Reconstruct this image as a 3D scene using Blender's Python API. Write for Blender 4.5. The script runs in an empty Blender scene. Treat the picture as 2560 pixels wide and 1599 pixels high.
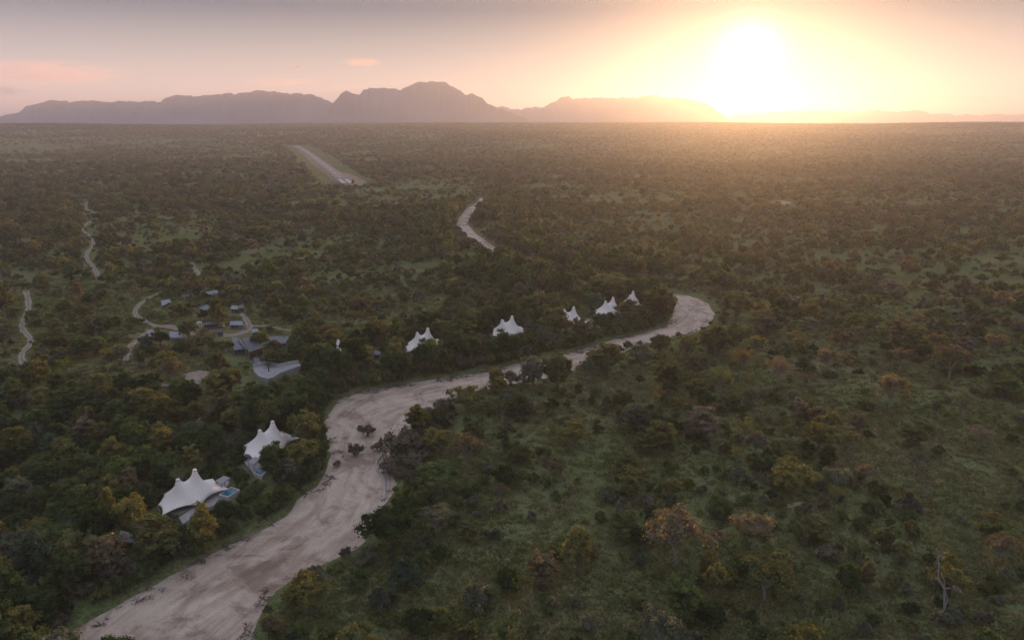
import bpy, bmesh, math, random
import numpy as np
from mathutils import Vector, Matrix, noise as mnoise
from mathutils.geometry import delaunay_2d_cdt

SC = bpy.context.scene
COL = SC.collection
R = math.radians
rng = np.random.default_rng(11)

# ------------------------------------------------------------------ camera
F, CX, CY = 1828.0, 1280.0, 799.5          # focal length and centre in photograph pixels (2560 wide)
CAMZ, PITCH = 90.0, R(15.5)
cd = bpy.data.cameras.new('camera')
cam = bpy.data.objects.new('camera', cd)
COL.objects.link(cam)
cd.sensor_width = 36.0
cd.lens = 36.0 * F / 2560.0
cd.clip_start, cd.clip_end = 1.0, 200000.0
cam.location = (0, 0, CAMZ)
cam.rotation_euler = (math.pi / 2 - PITCH, 0, 0)
SC.camera = cam

# ------------------------------------------------------------------ world, sun, exposure
SUN_EL, SUN_AZ = R(4.2), R(17.0)           # azimuth clockwise from +Y
sund = Vector((math.sin(SUN_AZ) * math.cos(SUN_EL), math.cos(SUN_AZ) * math.cos(SUN_EL), math.sin(SUN_EL)))
W = bpy.data.worlds.new("World")
SC.world = W
W.use_nodes = True
nt = W.node_tree
bg = nt.nodes['Background']
N, L = nt.nodes.new, nt.links.new
sky = N('ShaderNodeTexSky')
sky.sky_type = 'NISHITA'
sky.sun_disc = False
sky.sun_elevation, sky.sun_rotation = SUN_EL, SUN_AZ
sky.air_density, sky.dust_density, sky.ozone_density = 1.0, 1.2, 2.0
tc = N('ShaderNodeTexCoord')
sep = N('ShaderNodeSeparateXYZ')
L(tc.outputs['Generated'], sep.inputs[0])
ramp = N('ShaderNodeValToRGB')             # evening gradient by elevation, all round the sky
stops = [(0.0, (6.9, 4.95, 4.1)), (0.035, (5.9, 4.5, 3.8)), (0.08, (3.4, 2.95, 2.75)), (0.13, (1.15, 1.22, 1.5)),
         (0.2, (1.9, 1.85, 2.1)), (0.45, (3.5, 3.45, 3.7)), (1.0, (4.6, 4.6, 5.0))]
els = ramp.color_ramp.elements
while len(els) < len(stops):
    els.new(0.5)
for e, (p, c) in zip(els, stops):
    e.position = p
    e.color = (*c, 1)
L(sep.outputs['Z'], ramp.inputs[0])
dot = N('ShaderNodeVectorMath'); dot.operation = 'DOT_PRODUCT'
L(tc.outputs['Generated'], dot.inputs[0])
dot.inputs[1].default_value = sund
az = N('ShaderNodeMapRange')
az.interpolation_type = 'SMOOTHSTEP'
az.inputs['From Min'].default_value, az.inputs['From Max'].default_value = 0.2, 0.98
L(dot.outputs['Value'], az.inputs['Value'])
tint = N('ShaderNodeMix'); tint.data_type = 'RGBA'; tint.blend_type = 'MIX'
L(az.outputs[0], tint.inputs['Factor'])
tint.inputs[6].default_value = (0.70, 0.78, 0.96, 1)
tint.inputs[7].default_value = (0.80, 0.80, 0.80, 1)
mul = N('ShaderNodeMix'); mul.data_type = 'RGBA'; mul.blend_type = 'MULTIPLY'
mul.inputs['Factor'].default_value = 1
L(ramp.outputs[0], mul.inputs[6]); L(tint.outputs[2], mul.inputs[7])

def lobe(power, col):
    p = N('ShaderNodeMath'); p.operation = 'POWER'
    mx = N('ShaderNodeMath'); mx.operation = 'MAXIMUM'; mx.inputs[1].default_value = 0
    L(dot.outputs['Value'], mx.inputs[0]); L(mx.outputs[0], p.inputs[0]); p.inputs[1].default_value = power
    m = N('ShaderNodeVectorMath'); m.operation = 'SCALE'
    m.inputs[0].default_value = col
    L(p.outputs[0], m.inputs['Scale'])
    return m.outputs[0]

def vadd(a, b):
    m = N('ShaderNodeVectorMath'); m.operation = 'ADD'
    L(a, m.inputs[0]); L(b, m.inputs[1])
    return m.outputs[0]

nsc = N('ShaderNodeVectorMath'); nsc.operation = 'SCALE'; nsc.inputs['Scale'].default_value = 0.03
L(sky.outputs[0], nsc.inputs[0])
tot = vadd(nsc.outputs[0], mul.outputs[2])
tot = vadd(tot, lobe(2000, (7, 6.6, 6.0)))   # the sun itself, veiled: its aureole
tot = vadd(tot, lobe(160, (0.5, 0.4, 0.3)))
L(tot, bg.inputs['Color'])
bg.inputs['Strength'].default_value = 0.1

sl = bpy.data.lights.new('sun', 'SUN')
sl.energy, sl.angle, sl.color = 4.2, R(0.6), (1.0, 0.51, 0.18)
so = bpy.data.objects.new('sun', sl)
COL.objects.link(so)
so.rotation_euler = sund.to_track_quat('Z', 'Y').to_euler()

SC.view_settings.view_transform = 'Standard'
SC.view_settings.look = 'None'
SC.view_settings.exposure = 1.0
SC.view_settings.gamma = 1.0
SC.view_settings.use_curve_mapping = False
cy = SC.cycles
cy.use_denoising = True
cy.denoiser = 'OPENIMAGEDENOISE'
cy.max_bounces = 5
cy.diffuse_bounces = 2
cy.transmission_bounces = 3
cy.volume_bounces = 1
cy.transparent_max_bounces = 12
cy.caustics_reflective = cy.caustics_refractive = False
HAZE_FORWARD, HAZE_EVEN = 1.8e-5, 9.6e-5

# ------------------------------------------------------------------ tagging helpers
def tag(o, label=None, cat=None, group=None, kind=None):
    if label: o['label'] = label
    if cat: o['category'] = cat
    if group: o['group'] = group
    if kind: o['kind'] = kind
    return o

def mesh_obj(name, verts, faces, mat=None, parent=None, smooth=False, link=True):
    me = bpy.data.meshes.new(name)
    me.from_pydata([tuple(v) for v in verts], [], faces)
    if mat is not None:
        me.materials.append(mat)
    if smooth:
        me.polygons.foreach_set('use_smooth', [True] * len(me.polygons))
    me.update()
    o = bpy.data.objects.new(name, me)
    if link:
        COL.objects.link(o)
    if parent is not None:
        o.parent = parent
    return o

def quads_mesh(name, V, mat):
    """V: (n,4,3) array of separate quads -> mesh data"""
    n = len(V)
    me = bpy.data.meshes.new(name)
    me.vertices.add(n * 4); me.loops.add(n * 4); me.polygons.add(n)
    me.vertices.foreach_set('co', V.reshape(-1).astype(np.float32))
    me.loops.foreach_set('vertex_index', np.arange(n * 4, dtype=np.int32))
    me.polygons.foreach_set('loop_start', np.arange(0, n * 4, 4, dtype=np.int32))
    me.polygons.foreach_set('loop_total', np.full(n, 4, dtype=np.int32))
    me.materials.append(mat)
    me.update()
    return me

def empty(name, loc, rz=0.0, scale=(1, 1, 1)):
    o = bpy.data.objects.new(name, None)
    o.empty_display_size = 0.5
    o.location = loc
    o.rotation_euler = (0, 0, rz)
    o.scale = scale
    COL.objects.link(o)
    return o

class MB:
    """collects boxes and tubes into one mesh"""
    def __init__(s): s.v, s.f = [], []
    def poly(s, vs, fs):
        b = len(s.v); s.v += [tuple(v) for v in vs]; s.f += [tuple(i + b for i in f) for f in fs]
        return s
    def box(s, x0, x1, y0, y1, z0, z1):
        return s.poly([(x0, y0, z0), (x1, y0, z0), (x1, y1, z0), (x0, y1, z0), (x0, y0, z1), (x1, y0, z1), (x1, y1, z1), (x0, y1, z1)],
                      [(3, 2, 1, 0), (4, 5, 6, 7), (0, 1, 5, 4), (1, 2, 6, 5), (2, 3, 7, 6), (3, 0, 4, 7)])
    def tube(s, pts, rad, n=6, cap=True):
        b = len(s.v)
        pts = [Vector(p) for p in pts]
        for i, p in enumerate(pts):
            d = (pts[min(i + 1, len(pts) - 1)] - pts[max(i - 1, 0)]).normalized()
            u = d.orthogonal().normalized() if abs(d.z) < .95 else Vector((1, 0, 0))
            u = (u - d * u.dot(d)).normalized()
            w = d.cross(u)
            for k in range(n):
                a = 2 * math.pi * k / n
                s.v.append(tuple(p + (u * math.cos(a) + w * math.sin(a)) * rad[i]))
        for i in range(len(pts) - 1):
            for k in range(n):
                a, c = b + i * n + k, b + i * n + (k + 1) % n
                s.f.append((a, c, c + n, a + n))
        if cap:
            s.f.append(tuple(b + k for k in reversed(range(n))))
            s.f.append(tuple(b + (len(pts) - 1) * n + k for k in range(n)))
        return s
    def obj(s, name, mat, parent=None, smooth=False):
        return mesh_obj(name, s.v, s.f, mat, parent, smooth)

# ------------------------------------------------------------------ materials
def mat(name):
    m = bpy.data.materials.new(name)
    m.use_nodes = True
    n = m.node_tree
    for x in list(n.nodes):
        n.nodes.remove(x)
    out = n.nodes.new('ShaderNodeOutputMaterial')
    return m, n, out

def nd(n, t, **kw):
    x = n.nodes.new(t)
    for k, v in kw.items():
        setattr(x, k, v)
    return x

def noise(n, vec, scale, detail=4, rough=0.55, dist=0.0):
    x = nd(n, 'ShaderNodeTexNoise')
    x.inputs['Scale'].default_value = scale
    x.inputs['Detail'].default_value = detail
    x.inputs['Roughness'].default_value = rough
    x.inputs['Distortion'].default_value = dist
    if vec is not None:
        n.links.new(vec, x.inputs['Vector'])
    return x.outputs['Fac']

def cramp(n, fac, stops):
    r = nd(n, 'ShaderNodeValToRGB')
    e = r.color_ramp.elements
    while len(e) < len(stops):
        e.new(0.5)
    for q, (p, c) in zip(e, stops):
        q.position = p
        q.color = (*c, 1) if not isinstance(c, float) else (c, c, c, 1)
    n.links.new(fac, r.inputs[0])
    return r.outputs[0]

def mixc(n, fac, a, b, mode='MIX'):
    x = nd(n, 'ShaderNodeMix', data_type='RGBA', blend_type=mode)
    for s, v in (('Factor', fac), (6, a), (7, b)):
        if isinstance(v, (tuple, list)):
            x.inputs[s].default_value = (*v[:3], 1)
        elif isinstance(v, (int, float)):
            x.inputs[s].default_value = v
        else:
            n.links.new(v, x.inputs[s])
    return x.outputs[2]

def simple(name, col, rough=0.7, var=0.15, scale=1.5, metal=0.0, spec=0.4, bump=0.0):
    m, n, out = mat(name)
    b = nd(n, 'ShaderNodeBsdfPrincipled')
    t = nd(n, 'ShaderNodeTexCoord')
    f = noise(n, t.outputs['Object'], scale, 5)
    lo = tuple(c * (1 - var) for c in col)
    hi = tuple(min(1, c * (1 + var)) for c in col)
    n.links.new(cramp(n, f, [(0.3, lo), (0.7, hi)]), b.inputs['Base Color'])
    b.inputs['Roughness'].default_value = rough
    b.inputs['Metallic'].default_value = metal
    b.inputs['Specular IOR Level'].default_value = spec
    if bump:
        bp = nd(n, 'ShaderNodeBump')
        bp.inputs['Strength'].default_value = bump
        bp.inputs['Distance'].default_value = 0.1
        n.links.new(noise(n, t.outputs['Object'], scale * 6, 5), bp.inputs['Height'])
        n.links.new(bp.outputs[0], b.inputs['Normal'])
    n.links.new(b.outputs[0], out.inputs[0])
    return m

def leaf_mat(name, col, trans=0.45):
    m, n, out = mat(name)
    oi = nd(n, 'ShaderNodeObjectInfo')
    t = nd(n, 'ShaderNodeTexCoord')
    f = noise(n, t.outputs['Object'], 0.55, 3, 0.6)
    lo = tuple(c * 0.60 for c in col)
    hi = (min(1, col[0] * 1.65), min(1, col[1] * 1.50), col[2] * 1.3)
    c1 = cramp(n, f, [(0.32, lo), (0.52, col), (0.72, hi)])
    hs = nd(n, 'ShaderNodeHueSaturation')
    mr = nd(n, 'ShaderNodeMapRange')
    n.links.new(oi.outputs['Random'], mr.inputs['Value'])
    mr.inputs['To Min'].default_value, mr.inputs['To Max'].default_value = 0.68, 1.3
    mh = nd(n, 'ShaderNodeMapRange')
    n.links.new(oi.outputs['Random'], mh.inputs['Value'])
    mh.inputs['To Min'].default_value, mh.inputs['To Max'].default_value = 0.515, 0.485
    n.links.new(mr.outputs[0], hs.inputs['Value'])
    n.links.new(mh.outputs[0], hs.inputs['Hue'])
    n.links.new(c1, hs.inputs['Color'])
    d = nd(n, 'ShaderNodeBsdfDiffuse')
    tr = nd(n, 'ShaderNodeBsdfTranslucent')
    n.links.new(hs.outputs[0], d.inputs['Color'])
    tcol = mixc(n, 1.0, hs.outputs[0], (2.0, 1.82, 0.9), 'MULTIPLY')
    n.links.new(tcol, tr.inputs['Color'])
    mx = nd(n, 'ShaderNodeMixShader')
    mx.inputs[0].default_value = trans
    n.links.new(d.outputs[0], mx.inputs[1]); n.links.new(tr.outputs[0], mx.inputs[2])
    n.links.new(mx.outputs[0], out.inputs[0])
    return m

HUES = {
    'dark':   leaf_mat('leaf_dark_green', (0.050, 0.084, 0.034)),
    'green':  leaf_mat('leaf_mid_green', (0.076, 0.116, 0.042)),
    'olive':  leaf_mat('leaf_olive', (0.110, 0.124, 0.052)),
    'gold':   leaf_mat('leaf_yellow_green', (0.146, 0.150, 0.052)),
    'tan':    leaf_mat('leaf_rust_tan', (0.142, 0.130, 0.080)),
    'grey':   leaf_mat('leaf_grey_green', (0.112, 0.130, 0.092)),
    'brown':  leaf_mat('leaf_grey_brown', (0.128, 0.118, 0.086), 0.3),
    'blue':   leaf_mat('leaf_blue_green', (0.066, 0.108, 0.074)),
}
HUEKEYS = list(HUES)
HUEWORD = {'dark': 'dark green', 'green': 'mid green', 'olive': 'olive', 'gold': 'yellow green', 'tan': 'rust tan',
           'grey': 'grey green', 'brown': 'greyish brown', 'blue': 'bluish green'}
BARK = simple('bark', (0.13, 0.105, 0.08), 0.9, 0.35, 2.0)
MIDBARK = simple('grey_bark', (0.20, 0.175, 0.15), 0.9, 0.3, 2.0)
PALEBARK = simple('pale_bark', (0.17, 0.155, 0.145), 0.85, 0.25, 2.0)

# ------------------------------------------------------------------ terrain height
def smooth(x, a, b):
    t = np.clip((np.asarray(x, float) - a) / (b - a), 0, 1)
    return t * t * (3 - 2 * t)

def base_h(x, y):
    x = np.asarray(x, float); y = np.asarray(y, float)
    r = np.hypot(x, y)
    h = 0.35 * np.sin(x * 0.021 + 0.7) * np.sin(y * 0.017 + 0.2) + 0.25 * np.sin(x * 0.043 + y * 0.031)
    far = smooth(r, 1200, 4200)
    h = h + far * (7 * np.sin(x * 0.0016 + 1.0 + y * 0.0006) + 5 * np.sin(y * 0.0031 + x * 0.0011) + 3 * np.sin(x * 0.0042 - y * 0.0023))
    ridge = smooth(r, 1700, 4300) * (1 - smooth(r, 4500, 5900))
    h = h + ridge * (49 + 6 * np.sin(x * 0.0016 + 0.4) + 3 * np.sin(x * 0.0041 + y * 0.0012))
    h = h + smooth(r, 5600, 8000) * (6 + 6 * np.sin(x * 0.0007 + 2.0))
    return h

def G(px, py, dz=0.0, n=14):
    """photograph pixel -> point on the ground (dz above it)"""
    dx, dy = (px - CX) / F, (py - CY) / F
    s, c = math.sin(PITCH), math.cos(PITCH)
    d = (dx, c - dy * s, -s - dy * c)
    z = dz
    for _ in range(n):
        t = (z - CAMZ) / d[2]
        z = float(base_h(d[0] * t, d[1] * t)) + dz
    return Vector((d[0] * t, d[1] * t, z))

def proj(P):
    """world points (n,3) -> photograph pixels x, y and depth"""
    P = np.asarray(P, float).reshape(-1, 3)
    s, c = math.sin(PITCH), math.cos(PITCH)
    y, z = P[:, 1], P[:, 2] - CAMZ
    dep = y * c - z * s
    up = y * s + z * c
    dep_ = np.where(dep > 1, dep, 1)
    return CX + F * P[:, 0] / dep_, CY - F * up / dep_, dep

K = 2560 / 2421.0                             # measurements taken on a 2421 px wide view
def gl(pts, dz=0.0):
    return [G(x * K, y * K, dz) for x, y in pts]

def resample(P, step):
    P = np.array([[p[0], p[1]] for p in P])
    # Catmull-Rom through the points, then even steps
    Q = []
    n = len(P)
    for i in range(n - 1):
        p0, p1, p2, p3 = P[max(i - 1, 0)], P[i], P[i + 1], P[min(i + 2, n - 1)]
        for t in np.linspace(0, 1, 12, endpoint=False):
            Q.append(0.5 * (2 * p1 + (p2 - p0) * t + (2 * p0 - 5 * p1 + 4 * p2 - p3) * t * t + (3 * p1 - p0 - 3 * p2 + p3) * t ** 3))
    Q.append(P[-1])
    Q = np.array(Q)
    s = np.concatenate([[0], np.cumsum(np.hypot(*np.diff(Q, axis=0).T))])
    m = max(3, int(s[-1] / step))
    u = np.linspace(0, s[-1], m)
    return np.stack([np.interp(u, s, Q[:, 0]), np.interp(u, s, Q[:, 1])], 1), u

def seg_dist(x, y, P, closed=False):
    """distance from many points to a polyline"""
    P = np.array([[p[0], p[1]] for p in P])
    if closed:
        P = np.vstack([P, P[:1]])
    best = np.full(x.shape, 1e9)
    for a, b in zip(P[:-1], P[1:]):
        d = b - a
        L2 = d @ d + 1e-9
        t = np.clip(((x - a[0]) * d[0] + (y - a[1]) * d[1]) / L2, 0, 1)
        best = np.minimum(best, (x - a[0] - t * d[0]) ** 2 + (y - a[1] - t * d[1]) ** 2)
    return np.sqrt(best)

def inside(x, y, P):
    P = np.array([[p[0], p[1]] for p in P])
    res = np.zeros(x.shape, bool)
    for a, b in zip(P, np.roll(P, -1, 0)):
        c = ((a[1] > y) != (b[1] > y))
        with np.errstate(divide='ignore', invalid='ignore'):
            xx = (b[0] - a[0]) * (y - a[1]) / (b[1] - a[1] + 1e-12) + a[0]
        res ^= c & (x < xx)
    return res

def sdf(x, y, P):
    d = seg_dist(x, y, P, True)
    return np.where(inside(x, y, P), -d, d)

# river outline (bank to bank) read off the photograph
RZ = -1.2
LEFT = [(40, 1600), (150, 1500), (250, 1440), (300, 1412), (410, 1350), (480, 1312), (560, 1272), (640, 1237), (682, 1210), (702, 1172),
        (748, 1148), (772, 1105), (776, 1080), (766, 1030), (764, 990), (786, 960), (802, 940), (870, 921), (950, 906), (1010, 895),
        (1060, 890), (1120, 881), (1170, 871), (1220, 858), (1300, 843), (1370, 826), (1450, 800), (1530, 784), (1570, 768), (1588, 745),
        (1592, 722), (1586, 706)]
RIGHT = [(1640, 700), (1678, 716), (1694, 742), (1682, 770), (1640, 790), (1560, 806), (1510, 822), (1470, 838), (1400, 862), (1330, 892), (1250, 906),
         (1190, 914), (1100, 938), (1050, 962), (1010, 992), (968, 1020), (940, 1060), (934, 1100), (940, 1150), (918, 1190), (886, 1235), (862, 1290),
         (800, 1325), (740, 1352), (690, 1376), (652, 1405), (622, 1455), (606, 1512), (590, 1600)]
POLY1 = gl(LEFT + RIGHT, RZ)
UP = [(1640, 700), (1560, 686), (1480, 671), (1380, 647), (1290, 634), (1222, 611), (1166, 580), (1128, 552), (1106, 528), (1116, 508), (1132, 488),
      (1142, 476), (1144, 468), (1134, 468), (1126, 478), (1104, 492), (1084, 514), (1078, 530), (1088, 548), (1110, 568), (1150, 592), (1200, 624),
      (1268, 651), (1355, 667), (1450, 687), (1540, 704), (1590, 716), (1600, 740)]
POLY2 = gl(UP, RZ)
CENTRE, CS = resample(gl([(300, 1640), (420, 1512), (560, 1400), (700, 1295), (800, 1200), (840, 1110), (838, 1030), (880, 965), (1000, 925), (1150, 890),
                          (1300, 862), (1450, 820), (1570, 787), (1640, 750), (1620, 706), (1500, 682), (1380, 658), (1270, 642), (1200, 612), (1140, 580),
                          (1092, 528), (1115, 490), (1150, 455)], RZ), 8.0)

def river_d(x, y):
    return np.minimum(sdf(x, y, POLY1), sdf(x, y, POLY2))

def river_flow(x, y):
    """position along and across the stream, + = right-hand bank as seen going upstream"""
    best = np.full(x.shape, 1e18); s = np.zeros(x.shape); t = np.zeros(x.shape)
    for i in range(len(CENTRE) - 1):
        a, b = CENTRE[i], CENTRE[i + 1]
        d = b - a; l = math.hypot(*d)
        u = np.clip(((x - a[0]) * d[0] + (y - a[1]) * d[1]) / (l * l), 0, 1)
        ex, ey = x - a[0] - u * d[0], y - a[1] - u * d[1]
        q = ex * ex + ey * ey
        m = q < best
        best = np.where(m, q, best)
        s = np.where(m, CS[i] + u * l, s)
        t = np.where(m, (ex * d[1] - ey * d[0]) / l, t)
    return s, t

def ground_h(x, y, rd=None):
    h = base_h(x, y)
    if rd is None:
        rd = river_d(x, y)
    return h - 3.0 * (1 - smooth(rd, -2.4, .7))

# ------------------------------------------------------------------ ground sheet
def axis(dense, lo, hi, far_lo, far_hi, grow=1.085):
    a = list(np.arange(lo, hi + .01, dense))
    s = dense
    while a[-1] < far_hi:
        s *= grow; a.append(a[-1] + s)
    s = dense
    while a[0] > far_lo:
        s *= grow; a.insert(0, a[0] - s)
    return np.array(a)

gx = axis(2.6, -330, 340, -24000, 24000, 1.09)
gy = np.concatenate([axis(2.6, 95, 640, -700, 640, 1.25), axis(5.0, 645, 1150, 645, 25500, 1.04)])
XX, YY = np.meshgrid(gx, gy)
near = (np.abs(XX) < 420) & (YY > 60) & (YY < 1100)
RD = np.full(XX.shape, 500.0)
RD[near] = river_d(XX[near], YY[near])
ZZ = ground_h(XX, YY, RD)
nv = XX.size
nx, ny = len(gx), len(gy)
ii = np.arange(nx * ny).reshape(ny, nx)
quads = np.stack([ii[:-1, :-1], ii[:-1, 1:], ii[1:, 1:], ii[1:, :-1]], -1).reshape(-1, 4)
gm = bpy.data.meshes.new('ground')
gm.vertices.add(nv); gm.loops.add(quads.size); gm.polygons.add(len(quads))
gm.vertices.foreach_set('co', np.stack([XX, YY, ZZ], -1).reshape(-1).astype(np.float32))
gm.loops.foreach_set('vertex_index', quads.reshape(-1).astype(np.int32))
gm.polygons.foreach_set('loop_start', np.arange(0, quads.size, 4, dtype=np.int32))
gm.polygons.foreach_set('loop_total', np.full(len(quads), 4, dtype=np.int32))
gm.polygons.foreach_set('use_smooth', np.ones(len(quads), bool))
at = gm.attributes.new('bank', 'FLOAT', 'POINT')
at.data.foreach_set('value', RD.reshape(-1).astype(np.float32))
gm.update()

m, n, out = mat('savanna_ground')
t = nd(n, 'ShaderNodeTexCoord')
P = t.outputs['Object']
big = noise(n, P, 0.012, 5, 0.6)
mid = noise(n, P, 0.09, 6, 0.65)
fine = noise(n, P, 1.6, 5, 0.7)
grass = cramp(n, mid, [(0.25, (0.064, 0.082, 0.032)), (0.45, (0.100, 0.118, 0.045)), (0.62, (0.132, 0.138, 0.058)), (0.8, (0.17, 0.150, 0.085))])
soil = cramp(n, big, [(0.35, (0.072, 0.100, 0.040)), (0.52, (0.100, 0.120, 0.050)), (0.66, (0.190, 0.145, 0.090))])
gcol = mixc(n, 0.45, grass, soil)
gcol = mixc(n, 1.0, gcol, cramp(n, fine, [(0.3, 0.45), (0.7, 1.6)]), 'MULTIPLY')
# bare sandy earth on the river banks
ba = nd(n, 'ShaderNodeAttribute', attribute_name='bank')
bn = nd(n, 'ShaderNodeMath', operation='MULTIPLY_ADD')
n.links.new(noise(n, P, 0.22, 5, 0.7), bn.inputs[0]); bn.inputs[1].default_value = 3.0
n.links.new(ba.outputs['Fac'], bn.inputs[2])
bf = nd(n, 'ShaderNodeMapRange')
n.links.new(bn.outputs[0], bf.inputs['Value'])
bf.inputs['From Min'].default_value, bf.inputs['From Max'].default_value = 0.2, 1.2
bf.inputs['To Min'].default_value, bf.inputs['To Max'].default_value = 1, 0
gcol = mixc(n, bf.outputs[0], gcol, cramp(n, fine, [(0.3, (0.15, 0.115, 0.09)), (0.7, (0.30, 0.24, 0.195))]))
b = nd(n, 'ShaderNodeBsdfPrincipled')
b.inputs['Roughness'].default_value = 1
b.inputs['Specular IOR Level'].default_value = 0.0
n.links.new(gcol, b.inputs['Base Color'])
bp = nd(n, 'ShaderNodeBump'); bp.inputs['Strength'].default_value = 0.9; bp.inputs['Distance'].default_value = 0.35
n.links.new(noise(n, P, 0.9, 6, 0.7), bp.inputs['Height']); n.links.new(bp.outputs[0], b.inputs['Normal'])
n.links.new(b.outputs[0], out.inputs[0])
gm.materials.append(m)
ground = bpy.data.objects.new('ground', gm)
COL.objects.link(ground)
tag(ground, 'green brown savanna ground reaching to the horizon', None, None, 'structure')

# ------------------------------------------------------------------ riverbed
def river_mesh():
    st = 1.5
    xs = np.arange(-110, 240, st); ys = np.arange(95, 1060, st)
    X, Y = np.meshgrid(xs, ys)
    d = river_d(X, Y)
    keep = d < 3.5
    s, tt = np.zeros(X.shape), np.zeros(X.shape)
    s[keep], tt[keep] = river_flow(X[keep], Y[keep])
    # gentle bars and channels
    z = -1.35 + base_h(X, Y) + 0.07 * np.sin(tt * 0.55 + 1.3 * np.sin(s * 0.03)) + 0.08 * np.sin(tt * 0.27 + s * 0.045) + 0.02 * np.sin(tt * 1.9 + s * 0.11)
    idx = -np.ones(X.shape, int)
    cell = keep[:-1, :-1] & keep[:-1, 1:] & keep[1:, 1:] & keep[1:, :-1]
    use = np.zeros(X.shape, bool)
    for a in (cell,):
        use[:-1, :-1] |= a; use[:-1, 1:] |= a; use[1:, 1:] |= a; use[1:, :-1] |= a
    idx[use] = np.arange(use.sum())
    q = np.stack([idx[:-1, :-1], idx[:-1, 1:], idx[1:, 1:], idx[1:, :-1]], -1)[cell]
    me = bpy.data.meshes.new('river_sand')
    co = np.stack([X[use], Y[use], z[use]], -1)
    me.vertices.add(len(co)); me.loops.add(q.size); me.polygons.add(len(q))
    me.vertices.foreach_set('co', co.reshape(-1).astype(np.float32))
    me.loops.foreach_set('vertex_index', q.reshape(-1).astype(np.int32))
    me.polygons.foreach_set('loop_start', np.arange(0, q.size, 4, dtype=np.int32))
    me.polygons.foreach_set('loop_total', np.full(len(q), 4, dtype=np.int32))
    me.polygons.foreach_set('use_smooth', np.ones(len(q), bool))
    a = me.attributes.new('flow', 'FLOAT_VECTOR', 'POINT')
    a.data.foreach_set('vector', np.stack([s[use], tt[use], d[use]], -1).reshape(-1).astype(np.float32))
    me.update()
    return me

rm = river_mesh()
m, n, out = mat('river_sand')
fa = nd(n, 'ShaderNodeAttribute', attribute_name='flow')
t = nd(n, 'ShaderNodeTexCoord')
P = t.outputs['Object']
def stretched(sx, sy):
    v = nd(n, 'ShaderNodeMapping')
    v.inputs['Scale'].default_value = (sx, sy, 0.0)
    n.links.new(fa.outputs['Vector'], v.inputs['Vector'])
    return v.outputs[0]
streak = noise(n, stretched(0.026, 0.17), 1.0, 9, 0.66, 2.6)
streak2 = noise(n, stretched(0.020, 0.085), 1.0, 5, 0.6, 2.2)
grain = noise(n, P, 2.6, 5, 0.75)
base = cramp(n, streak, [(0.28, (0.31, 0.238, 0.178)), (0.42, (0.41, 0.328, 0.255)), (0.56, (0.47, 0.382, 0.302)), (0.74, (0.505, 0.425, 0.345))])
wet = cramp(n, streak2, [(0.40, 0.0), (0.50, 1.0)])
col = mixc(n, wet, (0.25, 0.178, 0.130), base)
patch_ = cramp(n, noise(n, P, 0.07, 6, 0.7, 1.5), [(0.38, (0.62, 0.58, 0.55)), (0.47, (0.95, 0.94, 0.93)), (0.66, (1.1, 1.1, 1.1))])
col = mixc(n, 0.45, col, base)
col = mixc(n, 1.0, col, patch_, 'MULTIPLY')
col = mixc(n, 1.0, col, cramp(n, grain, [(0.3, 0.78), (0.7, 1.16)]), 'MULTIPLY')
# wheel and hoof marks: thin dark wavering lines along the stream
trk = cramp(n, noise(n, stretched(0.02, 1.3), 1.0, 3, 0.5, 0.5), [(0.475, 0.0), (0.5, 1.0), (0.525, 0.0)])
col = mixc(n, mixc(n, 1.0, trk, (0.12, 0.12, 0.12), 'MULTIPLY'), col, (0.15, 0.12, 0.10))
b = nd(n, 'ShaderNodeBsdfPrincipled')
b.inputs['Roughness'].default_value = 0.95
b.inputs['Specular IOR Level'].default_value = 0.1
n.links.new(col, b.inputs['Base Color'])
bp = nd(n, 'ShaderNodeBump'); bp.inputs['Strength'].default_value = 0.6; bp.inputs['Distance'].default_value = 0.12
hmx = nd(n, 'ShaderNodeMath', operation='ADD')
n.links.new(streak, hmx.inputs[0]); n.links.new(grain, hmx.inputs[1])
n.links.new(hmx.outputs[0], bp.inputs['Height']); n.links.new(bp.outputs[0], b.inputs['Normal'])
n.links.new(b.outputs[0], out.inputs[0])
rm.materials.append(m)
SANDM = m
ro = bpy.data.objects.new('river_sand', rm)
COL.objects.link(ro)
tag(ro, 'dry pale sand river bed winding between wooded banks', None, None, 'structure')

def strip(name, pts, widths, mat_, lift=0.05, step=1.5, label=None, hfun=None, wob=0.12):
    C, u = resample(pts, step)
    T = np.gradient(C, axis=0)
    T /= np.hypot(T[:, 0], T[:, 1])[:, None]
    Nn = np.stack([-T[:, 1], T[:, 0]], 1)
    wv = np.interp(u, np.linspace(0, u[-1], len(widths)), widths) / 2
    wv = wv * (1 + wob * np.sin(u * 0.6) + wob * np.sin(u * 0.23 + 1) + rng.normal(0, wob * .5, len(u)))
    rows = []
    for k in (-1, -0.5, 0, 0.5, 1):
        p = C + Nn * (wv * k)[:, None]
        z = (hfun or ground_h)(p[:, 0], p[:, 1]) + lift - (0.10 if abs(k) == 1 else 0)
        rows.append(np.column_stack([p, z]))
    V = np.stack(rows, 1).reshape(-1, 3)
    fs = []
    for i in range(len(C) - 1):
        for k in range(4):
            a = i * 5 + k
            fs.append((a, a + 5, a + 6, a + 1))
    o = mesh_obj(name, V, fs, mat_, smooth=True)
    me = o.data
    a = me.attributes.new('across', 'FLOAT', 'POINT')
    a.data.foreach_set('value', np.tile(np.array([-1, -.5, 0, .5, 1], np.float32), len(C)))
    tag(o, label, None, None, 'structure')
    return o, C

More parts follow.
